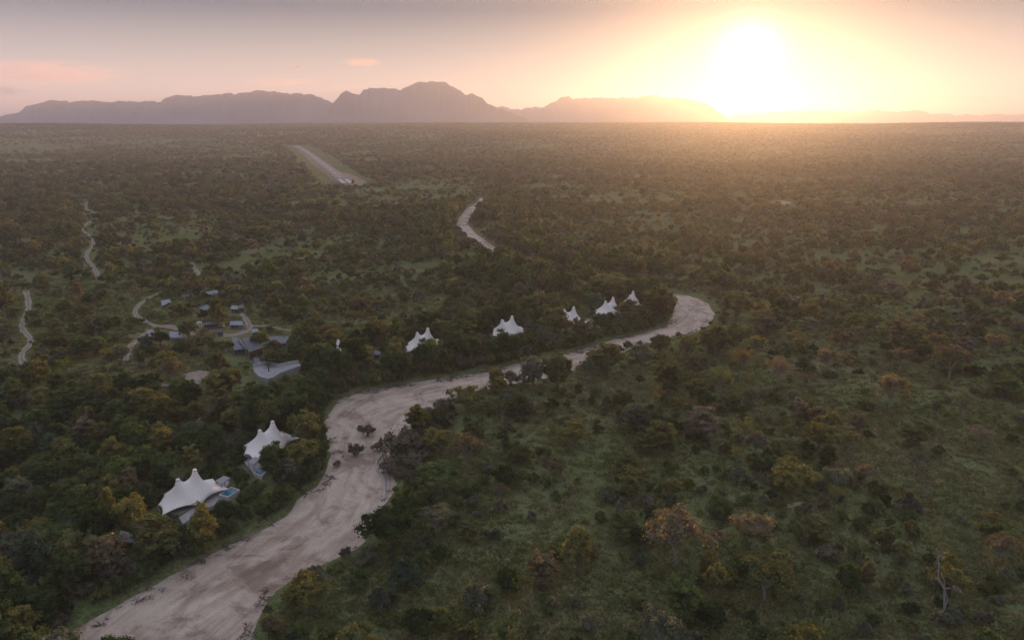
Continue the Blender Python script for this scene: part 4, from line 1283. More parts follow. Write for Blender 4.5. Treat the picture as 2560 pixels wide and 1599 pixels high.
# ------------------------------------------------------------------ vegetation: the plants one can pick out in the photograph
# kind, base x, base y, top y, crown width (photograph pixels), leaf colour, label
HERO = [
    ('river', 341, 1362, 1221, 92, 'gold', 'big golden crowned tree left of the nearest white tent'),
    ('river', 256, 1388, 1236, 95, 'dark', 'dark tree leaning against the big golden crowned tree'),
    ('tall', 285, 1345, 1209, 48, 'gold', 'slim golden tree rising behind the big golden crowned tree'),
    ('tall', 106, 1482, 1306, 98, 'blue', 'tall bluish green tree with a golden cap near the lower left corner'),
    ('tall', 512, 1386, 1246, 86, 'gold', 'yellow green tree rooted in front of the nearest white tent'),
    ('tall', 8, 1402, 1290, 62, 'gold', 'golden tree cut by the left edge of the photo'),
    ('tall', 333, 1245, 1157, 48, 'tan', 'upright golden tan tree behind the nearest white tent'),
    ('river', 764, 1166, 1082, 96, 'gold', 'golden domed tree covering the corner of the second white tent'),
    ('river', 765, 1532, 1413, 122, 'gold', 'yellow green tree with pale stems leaning over the near sandbank'),
    ('river', 972, 1370, 1246, 138, 'dark', 'dark drooping tree overhanging the sand at the river mouth of the stream'),
    ('river', 1030, 1318, 1206, 92, 'green', 'mid green tree right behind the dark drooping tree'),
    ('river', 1177, 1342, 1281, 76, 'olive', 'low round olive tree at the edge of the grass clearing'),
    ('open', 1692, 1408, 1246, 182, 'tan', 'largest pale tan spreading tree on the grassy bank'),
    ('open', 1880, 1372, 1258, 128, 'tan', 'tan spreading tree right of the largest spreading tree'),
    ('open', 1911, 1500, 1358, 186, 'olive', 'wide olive tree with a forked pale trunk, in front of two tan trees'),
    ('tall', 1439, 1432, 1306, 74, 'olive', 'upright tree with an amber top in the middle of the clearing'),
    ('tall', 1359, 1465, 1366, 88, 'tan', 'rounded tree with an orange cap beside the amber topped tree'),
    ('open', 1640, 1650, 1490, 130, 'grey', 'grey green tree cut by the bottom edge'),
    ('open', 1990, 1670, 1528, 172, 'gold', 'feathery yellow green tree cut by the bottom edge'),
    ('open', 2499, 1405, 1316, 98, 'tan', 'orange tan tree near the right edge, alone above low bushes'),
    ('tall', 2166, 1478, 1396, 44, 'tan', 'small rust coloured tree beside a grey leafless shrub'),
    ('open', 2222, 1025, 922, 90, 'tan', 'umbrella shaped rust tree standing clear on the right grassland'),
    ('open', 2370, 952, 848, 98, 'tan', 'large rust tree behind the umbrella shaped tree'),
    ('open', 2248, 928, 861, 70, 'tan', 'rust tree just behind the umbrella shaped tree'),
    ('open', 2105, 892, 813, 100, 'tan', 'wide tan tree on the far right of the river bend'),
    ('thin', 2407, 1048, 977, 70, 'tan', 'flat capped tan tree on a leaning trunk'),
    ('thin', 2444, 1122, 1046, 90, 'brown', 'greyish tree with a rust crown edge near the right border'),
    ('open', 2484, 892, 824, 74, 'tan', 'tan tree farthest right behind the large rust tree'),
    ('open', 2336, 884, 826, 54, 'tan', 'small tan tree peeping behind the large rust tree'),
    ('thin', 2285, 1188, 1105, 64, 'grey', 'ashen thin tree with a dark creeper on its trunk'),
    ('open', 2063, 932, 861, 62, 'tan', 'tan tree in front of the wide tan tree'),
    ('thin', 1945, 968, 878, 70, 'brown', 'pinkish grey thin tree between river bend and grassland'),
    ('thin', 2005, 978, 918, 60, 'brown', 'low greyish thin tree beside the pinkish grey one'),
    ('river', 1333, 974, 877, 76, 'grey', 'silvery grey green tree on the near bank of the middle reach'),
    ('river', 1394, 978, 872, 84, 'olive', 'dark olive tree joined to the silvery tree on the near bank'),
    ('open', 1467, 962, 888, 64, 'grey', 'pale open tree with sand showing through it'),
    ('river', 1515, 942, 845, 96, 'olive', 'tall peaked tree on the near bank with light along its right side'),
    ('open', 1605, 928, 848, 88, 'grey', 'broad grey green tree next past the tall peaked tree'),
    ('tall', 1672, 988, 890, 84, 'olive', 'pale trunked olive tree standing forward of the bank row'),
    ('river', 1742, 945, 877, 74, 'tan', 'round tan tree between the pale trunked olive and the dark bend tree'),
    ('thin', 1849, 948, 853, 74, 'tan', 'feathery tan tree below the dark bend tree'),
    ('river', 1650, 890, 826, 60, 'olive', 'round olive tree at the water side of the river bend'),
    ('river', 1716, 894, 829, 58, 'olive', 'smaller round tree right by the bend sand'),
    ('river', 1785, 892, 800, 82, 'olive', 'dark bend tree towering on the inside of the sand curve'),
    ('river', 1433, 1116, 1037, 82, 'gold', 'golden domed tree alone on the green clearing'),
    ('thin', 1843, 1162, 1105, 48, 'gold', 'small yellow tree with a white trunk by the dark bare patch'),
    ('river', 1166, 1030, 948, 96, 'olive', 'large olive tree at the top of the scrubby sandbank'),
    ('thin', 1256, 1058, 988, 52, 'olive', 'little tree with a clear pale trunk behind the scrubby bank'),
    ('open', 1166, 1170, 1064, 104, 'tan', 'tree with a rust top over a green skirt by the scrubby bank'),
    ('river', 1093, 1135, 1056, 84, 'gold', 'yellow green tree beside the rust topped tree'),
    ('river', 1100, 1228, 1131, 116, 'green', 'thick mid green tree below the rust topped tree'),
    ('river', 809, 968, 840, 104, 'dark', 'huge dark tree where the wooded bank turns, left of a dark twin'),
    ('river', 891, 948, 827, 86, 'dark', 'dark tree beside the huge bank tree, hiding a tent'),
    ('river', 992, 948, 862, 66, 'dark', 'dark round tree left in front of the wide white tent'),
    ('river', 1058, 948, 846, 60, 'dark', 'dark tree covering the middle of the wide white tent'),
    ('river', 727, 1004, 922, 98, 'olive', 'golden sided tree in front of the curved river deck'),
    ('river', 664, 1045, 945, 92, 'dark', 'dark tree below the curved river deck'),
    ('tall', 106, 972, 887, 52, 'gold', 'bright golden tree at the foot of the left edge track'),
    ('tall', 259, 1018, 924, 58, 'olive', 'pale olive upright tree above the dark wood'),
    ('tall', 323, 972, 924, 20, 'gold', 'very slim golden tree above the dark wood'),
    ('tall', 550, 938, 868, 54, 'olive', 'upright olive tree left of the main lodge ramp'),
    ('open', 437, 965, 882, 72, 'tan', 'sprawling tan tree at the round sandy yard'),
    ('river', 402, 868, 821, 46, 'dark', 'dark tree standing between the two car shelters'),
    ('tall', 537, 1014, 930, 68, 'olive', 'golden topped tree on the near side of the round sandy yard'),
    ('tall', 370, 1068, 1010, 52, 'gold', 'bright yellow green tree in the middle of the dark wood'),
    ('tall', 410, 1045, 988, 24, 'tan', 'slim tan tree behind the bright yellow green one'),
    ('tall', 470, 1098, 1048, 46, 'green', 'greenish tree with a pale side in the dark wood'),
    ('tall', 482, 1180, 1105, 52, 'gold', 'golden tree close behind the nearest tent peak'),
    ('tall', 10, 868, 815, 32, 'tan', 'orange tree on the left edge beside the track'),
    ('river', 571, 880, 845, 32, 'gold', 'little yellow tree against the narrow slate wing'),
    ('tall', 13, 805, 692, 40, 'olive', 'tall hedge like tree on the left edge'),
    ('river', 351, 570, 538, 28, 'green', 'lone round green tree in the far grass clearing'),
    ('open', 466, 586, 532, 50, 'olive', 'lone wide tree with a pale trunk in the far clearing'),
    ('open', 327, 768, 692, 44, 'grey', 'grey green tree on a long trunk left of the looping track'),
    ('open', 483, 744, 690, 76, 'tan', 'broad tan tree sheltering the small dim roof'),
    ('tall', 545, 818, 735, 46, 'olive', 'tall split tree between the lodge sheds'),
    ('river', 473, 850, 795, 48, 'olive', 'rounded tree beside the white water tank'),
    ('river', 651, 872, 824, 48, 'olive', 'round tree leaning over the main lodge roof'),
    ('river', 687, 918, 864, 70, 'olive', 'round olive tree between the main lodge and the river deck'),
    ('tall', 112, 735, 685, 42, 'olive', 'upright olive tree far left of the lodge'),
    ('tall', 198, 748, 692, 28, 'tan', 'tan tree with a reddish foot far left of the lodge'),
    ('tall', 228, 853, 788, 42, 'tan', 'pinkish tan tree between the two left tracks'),
    ('river', 1515, 738, 672, 122, 'olive', 'very wide rounded tree behind the last white tents'),
    ('river', 1652, 792, 703, 86, 'olive', 'dark bank tree right of the last small tent'),
    ('river', 1575, 806, 742, 96, 'olive', 'dark spreading tree in front of the last small tent'),
    ('river', 1838, 802, 717, 90, 'olive', 'dark tree on the outer side of the sand curve'),
    ('open', 2258, 704, 643, 50, 'tan', 'flat topped tree far off on the right plain'),
    ('open', 2345, 678, 627, 36, 'tan', 'small umbrella tree far off on the right plain'),
    ('river', 1390, 850, 758, 84, 'olive', 'thick dark tree between the single peaked tent and its neighbour'),
    ('river', 852, 960, 868, 76, 'dark', 'dark tree between the two huge bank trees, under the lone tent tip'),
    ('river', 838, 972, 862, 62, 'dark', 'left one of two dark trees below the lone tent tip'),
    ('tall', 866, 974, 864, 50, 'green', 'right one of two dark trees below the lone tent tip'),
    ('river', 905, 790, 735, 62, 'tan', 'brownish crowned tree above the wide white tent'),
]
HBUSH = [
    ('bush', 1015, 1484, 1424, 92, 'blue', 'large bluish green bush alone on the grass by the near bank'),
    ('bush', 1235, 1362, 1318, 44, 'blue', 'small bluish bush beside the low round olive tree'),
    ('bush', 1190, 1562, 1465, 92, 'grey', 'tall grey green bush near the bottom edge'),
    ('bush', 1047, 1597, 1545, 92, 'dark', 'dark bush at the bottom edge below the grass'),
    ('scrub', 890, 1156, 1100, 42, 'brown', 'greyish scrub on the tip of the sand island'),
    ('scrub', 942, 1136, 1108, 32, 'brown', 'greyish scrub beside the thread of water'),
    ('scrub', 918, 1098, 1074, 44, 'brown', 'greyish scrub at the head of the sand island'),
    ('scrub', 844, 1172, 1152, 24, 'brown', 'single small dark shrub alone on open sand'),
    ('scrub', 1020, 1132, 1055, 60, 'brown', 'tall grey scrub on the near bank facing the sand island'),
    ('scrub', 1068, 1056, 1026, 44, 'brown', 'grey scrub clump up the near bank'),
    ('scrub', 1105, 1042, 1000, 48, 'brown', 'grey scrub below the large olive tree'),
    ('scrub', 985, 1152, 1098, 74, 'brown', 'broad grey scrub right of the thread of water'),
    ('scrub', 975, 1198, 1156, 62, 'brown', 'grey scrub nearest the lower end of the thread of water'),
    ('scrub', 1040, 1190, 1140, 64, 'brown', 'grey scrub against the thick mid green tree'),
    ('bush', 2063, 1414, 1367, 62, 'brown', 'leafless grey shrub beside the path in the lower right'),
    ('bush', 1475, 1590, 1560, 50, 'brown', 'pale leafless shrub at the bottom edge'),
    ('bush', 2268, 1296, 1240, 66, 'grey', 'rounded bush at the foot of the white dead tree'),
    ('bush', 2275, 1555, 1492, 46, 'dark', 'upright dark bush left of the forked dead tree'),
    ('bush', 680, 1600, 1552, 70, 'tan', 'rusty bush on the bottom edge beside the sand'),
]
HDEAD = [
    (0, 2305, 1253, 1186, 'white dead tree forking above a rounded bush'),
    (1, 2337, 1550, 1424, 'tallest bare dead tree, forked, near the bottom right'),
    (2, 2210, 1460, 1378, 'grey dead tree crowded by shrubs beside the small rust tree'),
    (3, 1783, 1054, 1018, 'small white dead tree among bushes below the bend'),
    (2, 2440, 1372, 1330, 'little grey dead stump of branches beside the orange tan tree'),
    (3, 1375, 1246, 1196, 'thin bare pole of a dead tree on the green clearing'),
]

def mpp(p):
    """metres per photograph pixel at a point"""
    s, c = math.sin(PITCH), math.cos(PITCH)
    return (p[1] * c - (p[2] - CAMZ) * s) / F

p = G(1985, 1268)
lg = MB().tube([(-2.6, .3, .25), (-.8, 0, .3), (1.2, -.1, .32), (2.8, .2, .3)], [.12, .2, .24, .27], 8).tube([(-.6, 0, .35), (-1.2, .7, .8), (-1.9, 1.1, 1.0)], [.1, .07, .04], 5).tube([(.6, -.1, .4), (.3, -.8, .7)], [.09, .04], 5).obj('fallen_log', MIDBARK)
lg.location = p; lg.rotation_euler = (0, 0, .35)
tag(lg, 'pale fallen log lying on the dry patch in the right grassland', 'log')

INST = {'tree': [], 'bush': []}
hero_xy = []
def place_hero(lst, name, cat):
    for kind, bx, by, ty, w, hue, lab in lst:
        p = G(bx, by)
        if river_d(np.array([p.x]), np.array([p.y]))[0] < -.5: p = G(bx, by, -1.3)
        k = mpp(p)
        dep = math.atan2(CAMZ, math.hypot(p.x, p.y))
        wid = w * k * 1.06
        # height from the pixel span: the crown's top is nearer the lens than its base is deep
        if name == 'bush':
            p = G(bx, by - (by - ty) * .32, p.z - float(base_h(p.x, p.y)))
            wid *= 1.1; hgt = wid * .62
        else:
            hgt = max((by - ty) * k - wid * math.sin(dep) * .42, (by - ty) * k * .6) / math.cos(dep)
        hero_xy.append((p.x, p.y, wid))
        INST[name].append(dict(kind=kind, p=p, w=wid, h=hgt, hue=hue, label=lab, score=1e9))
place_hero(HERO, 'tree', 'tree')
place_hero(HBUSH, 'bush', 'bush')
hero_xy = np.array(hero_xy)

# ------------------------------------------------------------------ vegetation: density over the plain
def vn(x, y, s, seed=0):
    """cheap value noise, vectorised"""
    u, v = x / s + seed * 17.3, y / s + seed * 9.1
    i, j = np.floor(u).astype(int), np.floor(v).astype(int)
    fu, fv = u - i, v - j
    fu = fu * fu * (3 - 2 * fu); fv = fv * fv * (3 - 2 * fv)
    def h(a, b):
        q = np.sin(a * 127.1 + b * 311.7 + seed * 74.7) * 43758.5453
        return q - np.floor(q)
    return (h(i, j) * (1 - fu) + h(i + 1, j) * fu) * (1 - fv) + (h(i, j + 1) * (1 - fu) + h(i + 1, j + 1) * fu) * fv
def fbm(x, y, s, seed=0):
    return .5 * vn(x, y, s, seed) + .3 * vn(x, y, s * .47, seed + 1) + .2 * vn(x, y, s * .21, seed + 2)

WOODS = gl([(-300, 1640), (-300, 905), (60, 890), (200, 930), (300, 925), (420, 940), (560, 965), (700, 900), (780, 930), (800, 950), (770, 1100), (700, 1180), (640, 1240), (480, 1315), (250, 1445), (0, 1640)])
CLEAR = [gl(q) for q in (
    [(280, 520), (330, 490), (440, 500), (520, 520), (500, 560), (440, 590), (330, 600), (290, 570)],          # far grass clearing
    [(1130, 1260), (1300, 1180), (1440, 1160), (1400, 1290), (1330, 1330), (1180, 1400), (1080, 1500), (930, 1512), (980, 1400), (1080, 1310)],
    [(1460, 1260), (1500, 1330), (1480, 1420), (1420, 1480), (1360, 1400)],
    [(1900, 900), (2180, 860), (2240, 960), (2100, 1040), (1960, 1000)],
    [(2180, 1180), (2300, 1160), (2320, 1260), (2240, 1330), (2180, 1260)],
    [(1240, 1060), (1300, 1030), (1400, 1050), (1330, 1130), (1240, 1120)],
)]
YARDS = [[p for p in C] for C in (YC1, YC2, YC6, YC7)] + [gl(q) for q in (
    [(505, 800), (540, 775), (600, 775), (640, 795), (640, 815), (600, 815), (570, 808), (520, 812)],
    [(560, 803), (630, 803), (645, 812), (625, 828), (590, 846), (565, 826)],
)]
BLD = [o for o in bpy.data.objects if o.parent is None and o.get('category') in ('building', 'tent', 'pool', 'deck', 'shelter', 'tank', 'vehicle', 'fence', 'wall')]
bpy.context.view_layer.update()
BOX = []
for o in BLD:
    pts = []
    for c in ([o] + list(o.children)):
        if c.type == 'MESH':
            pts += [c.matrix_world @ Vector(q) for q in c.bound_box]
    if pts:
        BOX.append((min(p.x for p in pts), max(p.x for p in pts), min(p.y for p in pts), max(p.y for p in pts), o['category']))
AIR = np.array([[p[0], p[1]] for p in RWP])
TENTP = []
for o in SUITE_O:
    TENTP.append(np.array([[q.x, q.y] for q in (o.matrix_world @ Vector((a[0], a[1], 0)) for a in ANCH)]))

def allowed(x, y, r, tree):
    """mask of plants (crown radius r) that may stand at x, y"""
    ok = np.ones(x.shape, bool)
    rd = np.full(x.shape, 300.0)
    nr_ = (np.abs(x) < 420) & (y < 1150)
    rd[nr_] = river_d(x[nr_], y[nr_])
    ok &= rd > (r * .62 if tree else r * .1)
    for C in TRK:
        m_ = (np.abs(x - C[:, 0].mean()) < 200) & (np.abs(y - C[:, 1].mean()) < 260) & ok
        d = np.full(x.shape, 99.0)
        d[m_] = seg_dist(x[m_], y[m_], C[::3])
        ok &= d > 1.6 + (r * .75 if tree else r * .55)
    for Pn in YARDS:
        ok &= ~(inside(x, y, Pn) | (seg_dist(x, y, Pn, True) < r * .5))
    for (x0, x1, y0, y1, cat) in BOX:
        if cat == 'tent': continue
        view = (7 if cat == 'building' else 12) if tree else 3          # keep the sight line to it open
        if y0 < 220: view = (15 if tree else 4) if cat in ('pool', 'shelter') else (4 if tree else 1.5)
        dy = y0 - y
        sh = np.clip(dy, 0, None) * (x0 + x1) / 2 / max(y0, 1)
        k_ = .55 if y0 < 240 else 1.0
        ok &= ~((x > x0 - r * k_ - .3) & (x < x1 + r * k_ + .3) & (y > y0 - r * k_ - .3) & (y < y1 + r * k_ + .3))
        ok &= ~((dy > 0) & (dy < view) & (x + sh > x0 - r * .3) & (x + sh < x1 + r * .3))
    for Pn in TENTP:
        cx_, cy_ = Pn.mean(0)
        m_ = (np.abs(x - cx_) < 30) & (np.abs(y - cy_) < 45) & ok
        if not m_.any(): continue
        xs_, ys_, rs_ = x[m_], y[m_], r[m_]
        bad = sdf(xs_, ys_, Pn) < rs_ * .5
        far_ = 18 if cy_ > 240 else 9    # trees before the canvas may hide its foot, no more
        if tree and abs(cx_ / cy_ + .235) > .02:
            for st in np.linspace(2, far_, 7):
                bad |= sdf(xs_ + st * cx_ / cy_, ys_ + st, Pn) < -.5
        q_ = ok[m_]; q_[bad] = False; ok[m_] = q_
    d = seg_dist(x, y, AIR)
    ok &= ~((d < 34 + r) & (y > 850) | inside(x, y, np.array([[p[0], p[1]] for p in YC3])) | inside(x, y, np.array([[p[0], p[1]] for p in YC4])))
    return ok, rd

def jgrid(cell, x0, x1, y0, y1, seed):
    r = np.random.default_rng(seed)
    X, Y = np.meshgrid(np.arange(x0, x1, cell), np.arange(y0, y1, cell))
    X = X + r.uniform(-.48, .48, X.shape) * cell; Y = Y + r.uniform(-.48, .48, Y.shape) * cell
    return X.ravel(), Y.ravel(), r

def wedge(x, y, m_=1.18, back=0):
    """inside the view, with a margin for a camera that steps aside"""
    return (np.abs(x) < (y * 0.70 + 30) * m_ + 15) & (y > 88 - back)

RNEAR = 760.0
x, y, r = jgrid(5.9, -700, 700, 80, RNEAR, 21)
k = wedge(x, y); x, y = x[k], y[k]
s_, t_ = river_flow(x, y)
rdn = river_d(x, y)
left = t_ < 0
wood = inside(x, y, np.array([[p[0], p[1]] for p in WOODS]))
ycut = G(1060 * K, 950 * K).y
Fl = (1 - smooth(rdn, 26, 62)) * .85
Fr = (1 - smooth(rdn, 10, 34)) * np.where(y > ycut, .45, .12)
Fr = np.where(y > 420, (1 - smooth(rdn, 25, 70)) * .9, Fr)
gen = np.where(left, .13, .105 + .05 * smooth(y, 190, 260)) + .05 * smooth(y, 350, 600)
gen = gen * (0.25 + 1.5 * smooth(fbm(x, y, 60, 3), .38, .62))
pt = np.maximum(np.maximum(gen, np.where(left, Fl, Fr)), wood * .86)
bankrow = left & (rdn < 15)
pt = np.where(bankrow, .97, pt)
for Pn in CLEAR:
    pt = np.where(inside(x, y, np.array([[p[0], p[1]] for p in Pn])), .008, pt)
dense = np.maximum(np.where(left, Fl, Fr), wood * .8)
ppx, ppy, _d = proj(np.column_stack([x, y, np.zeros(x.shape)]))
gap = (ppx > 1060) & (ppx < 1215) & (y > 430)          # the far reach one looks along: its sand shows
pt = np.where(gap & (rdn < 7), 0, pt)
pt = np.where(~left & (rdn < 15) & (y > 235) & (y < 420), 0, pt)     # the sand ribbon stays in sight
pt = np.where(left & (rdn < 15), np.maximum(pt, .97), pt)
gap2 = (ppx > 1125) & (ppx < 1245) & (ppy > 555) & (ppy < 668)
pt = np.where(gap2, 0, pt)
k = r.random(x.shape) < pt
x, y, rdn, left, dense, wood = x[k], y[k], rdn[k], left[k], dense[k], wood[k]
w = np.where(dense > .35, r.uniform(6.5, 11.0, x.shape), r.uniform(4.5, 11.0, x.shape))
w = np.where(wood & (rdn > 22), r.uniform(4.8, 8.6, x.shape), w)
w = np.where(left & (rdn < 15), r.uniform(7.5, 11.0, x.shape), w)
w = np.where(left & (rdn < 22) & (y > 380), r.uniform(8.5, 12.0, x.shape), w)
ok, _ = allowed(x, y, w / 2, True)
dh = np.sqrt(((x[:, None] - hero_xy[None, :, 0]) ** 2 + (y[:, None] - hero_xy[None, :, 1]) ** 2)) - .34 * hero_xy[None, :, 2]
ok &= (dh.min(1) > w * .30)
# keep open the sight line to the heroes on open ground
for hx, hy, hw in hero_xy:
    dy = hy - y
    ok &= ~((dy > 0) & (dy < 16) & (np.abs(x + dy * hx / hy - hx) < hw * .42) & (dense < .3))
near_tree = []
zz = ground_h(x, y, rdn)
for i in np.nonzero(ok)[0]:
    d_ = dense[i]
    if d_ > .35:
        kind = 'river' if r.random() < .6 else 'tall'
        hue = r.choice(['dark', 'green', 'olive', 'gold', 'tan', 'grey', 'blue'], p=[.32, .28, .20, .07, .02, .05, .06] if left[i] else [.14, .20, .40, .08, .05, .13, 0])
        h = w[i] * r.uniform(.95, 1.25)
    else:
        kind = r.choice(['open', 'thin', 'tall', 'river'], p=[.45, .15, .22, .18])
        hue = r.choice(['dark', 'green', 'olive', 'gold', 'tan', 'grey', 'brown'], p=[.12, .22, .34, .10, .07, .12, .03] if left[i] else [.05, .16, .38, .12, .11, .13, .05])
        h = w[i] * r.uniform(.72, 1.05)
    near_tree.append(dict(kind=kind, p=Vector((x[i], y[i], zz[i])), w=w[i], h=h, hue=str(hue), label=None))

x, y, r = jgrid(4.3, -700, 700, 80, RNEAR, 22)
k = wedge(x, y); x, y = x[k], y[k]
s_, t_ = river_flow(x, y)
rdn = river_d(x, y)
left = t_ < 0
f = fbm(x, y, 34, 7)
pb = np.where(left, .58, .35) * (0.10 + 1.45 * smooth(f, .38, .58)) + .10 * smooth(y, 300, 600)
wood = inside(x, y, np.array([[p[0], p[1]] for p in WOODS]))
pb = np.where(wood, .70, pb)
for Pn in CLEAR:
    pb = np.where(inside(x, y, np.array([[p[0], p[1]] for p in Pn])) & (f > .36), .055 + .20 * smooth(y, 250, 420), pb)
pb = np.where((rdn < 14) & (rdn > 0), np.maximum(pb, np.where(left, .92, .6)), pb)
pb = np.where(rdn < .8, 0, pb)
k = r.random(x.shape) < pb
x, y, rdn, left = x[k], y[k], rdn[k], left[k]
w = np.clip(2.0 + r.gamma(2.2, .95, x.shape), 1.8, 7.5)
ok, _ = allowed(x, y, w / 2, False)
dh = np.sqrt(((x[:, None] - hero_xy[None, :, 0]) ** 2 + (y[:, None] - hero_xy[None, :, 1]) ** 2)) - .30 * hero_xy[None, :, 2]
ok &= (dh.min(1) > w * .3)
near_bush = []
zz = ground_h(x, y, rdn)
for i in np.nonzero(ok)[0]:
    kind = 'bush' if w[i] > 3.1 else 'scrub'
    hue = r.choice(['dark', 'green', 'olive', 'gold', 'tan', 'grey', 'brown', 'blue'], p=[.24, .28, .22, .05, .04, .10, .03, .04] if left[i] else [.16, .24, .28, .05, .05, .14, .05, .03])
    if rdn[i] < 7: hue = r.choice(['brown', 'grey', 'olive', 'dark'], p=[.38, .2, .22, .2])
    near_bush.append(dict(kind=kind, p=Vector((x[i], y[i], zz[i])), w=w[i], h=w[i] * r.uniform(.5, .8), hue=str(hue), label=None))

# thick low growth crowding the banks, the tents' feet and the grey brush on the inside of the bend
r = np.random.default_rng(61)
ex, ey, ekind = [], [], []
C_, u_ = resample(gl(LEFT, 0)[1:33], 1.5)
T_ = np.gradient(C_, axis=0); T_ /= np.hypot(T_[:, 0], T_[:, 1])[:, None]
for p_, t__ in zip(C_, T_):
    for k_ in range(2):
        if r.random() < (.95 if p_[1] > 150 else .7):
            o_ = r.uniform(.4, 4.8)
            ex.append(p_[0] - t__[1] * o_ + r.normal(0, .6)); ey.append(p_[1] + t__[0] * o_ + r.normal(0, .6)); ekind.append(0)
for Pn in TENTP[:2]:
    for _ in range(300):
        a_, b_ = Pn.min(0) - 7, Pn.max(0) + 7
        q_ = r.uniform(a_, b_)
        d_ = sdf(q_[:1], q_[1:], Pn)[0]
        if 1.0 < d_ < 7: ex.append(q_[0]); ey.append(q_[1]); ekind.append(1)
BR = np.array([[p[0], p[1]] for p in gl([(945, 1048), (1046, 960), (1086, 988), (1020, 1050), (1000, 1150), (936, 1150), (922, 1090)], -1)])
for _ in range(200):
    q_ = r.uniform(BR.min(0), BR.max(0))
    if inside(q_[:1], q_[1:], BR)[0]: ex.append(q_[0]); ey.append(q_[1]); ekind.append(2)
ex, ey, ekind = np.array(ex), np.array(ey), np.array(ekind)
ew = np.where(ekind == 0, r.uniform(2.6, 5.4, ex.shape), np.where(ekind == 1, r.uniform(2.2, 4.2, ex.shape), r.uniform(1.8, 4.0, ex.shape)))
eok, erd = allowed(ex, ey, ew * .30, False)
eok |= (ekind == 2)
ez = np.where(ekind == 2, np.maximum(ground_h(ex, ey), base_h(ex, ey) - 1.4), ground_h(ex, ey))
for i in np.nonzero(eok)[0]:
    if ekind[i] == 2: hue = r.choice(['brown', 'grey', 'olive'], p=[.6, .28, .12])
    else: hue = r.choice(['dark', 'green', 'olive', 'grey', 'blue'], p=[.42, .30, .16, .06, .06])
    near_bush.append(dict(kind='bush' if ew[i] > 3.1 else 'scrub', p=Vector((ex[i], ey[i], ez[i])), w=ew[i], h=ew[i] * (r.uniform(.6, 1.0) if ekind[i] == 0 else r.uniform(.5, .75)), hue=str(hue), label=None))

def rank(lst):
    P_ = np.array([q['p'] for q in lst])
    P_[:, 2] += [q['h'] * .5 for q in lst]
    px, py, dep = proj(P_)
    for q, a, b_, d in zip(lst, px, py, dep):
        inf = (-20 < a < 2580) and (b_ < 1640)
        q['px'], q['py'] = a, b_
        q['score'] = math.sqrt(q['w'] * q['h']) / d if inf else 0
    lst.sort(key=lambda q: -q['score'])
rank(near_tree); rank(near_bush)
NT = 300 - len(INST['tree']); NBH = 300 - len(INST['bush'])
INST['tree'] += near_tree[:NT]; rest_tree = near_tree[NT:]
INST['bush'] += near_bush[:NBH]; rest_bush = near_bush[NBH:]

# ------------------------------------------------------------------ labels for the individuals: look + place next to a findable thing
LM = [(G(*q), nm) for q, nm in [
    ((475, 1264), 'the nearest white tent'), ((672, 1135), 'the second white tent'), ((1058, 876), 'the wide white tent'), ((1268, 842), 'the half sunk white tent'),
    ((1421, 815), 'the single peaked white tent'), ((1522, 791), 'the tent by the bend'), ((636, 870), 'the main lodge roof'), ((690, 925), 'the curved river deck'),
    ((372, 836), 'the smaller car shelter'), ((440, 838), 'the longer car shelter'), ((525, 735), 'the farthest lodge roof'), ((616, 1024), 'the lone dark roof in the wood'),
    ((467, 900), 'the round sandy yard'), ((340, 780), 'the looping dirt track'), ((66, 860), 'the left edge track'), ((225, 640), 'the snaking track'),
    ((895, 1130), 'the scrubby sand island'), ((1750, 770), 'the far sand bend'), ((1166, 1030), 'the large olive bank tree'), ((972, 1370), 'the dark drooping bank tree'),
    ((765, 1532), 'the pale stemmed tree on the sandbank'), ((341, 1362), 'the big golden crowned tree'), ((106, 1482), 'the bluish gold capped tree'), ((370, 1068), 'the bright yellow green wood tree'),
    ((1692, 1408), 'the largest tan spreading tree'), ((1911, 1500), 'the wide forked olive tree'), ((1439, 1432), 'the amber topped tree'), ((1433, 1116), 'the lone golden dome tree'),
    ((2305, 1253), 'the white dead tree'), ((2337, 1550), 'the tallest dead tree'), ((2499, 1405), 'the lone orange tan tree'), ((2222, 1025), 'the umbrella shaped rust tree'),
    ((2444, 1122), 'the rust edged grey tree'), ((1843, 1162), 'the small white trunked tree'), ((1783, 1054), 'the small white dead tree'), ((1515, 942), 'the tall peaked bank tree'),
    ((2210, 1460), 'the grey crowded dead tree'), ((1990, 1670), 'the feathery bottom edge tree'), ((1190, 1562), 'the tall grey green bush'), ((1015, 1484), 'the large bluish bush'),
    ((2105, 892), 'the wide tan tree'), ((1100, 1228), 'the thick mid green tree'), ((259, 1018), 'the pale olive upright tree'), ((1880, 1372), 'the second tan spreading tree'),
]]
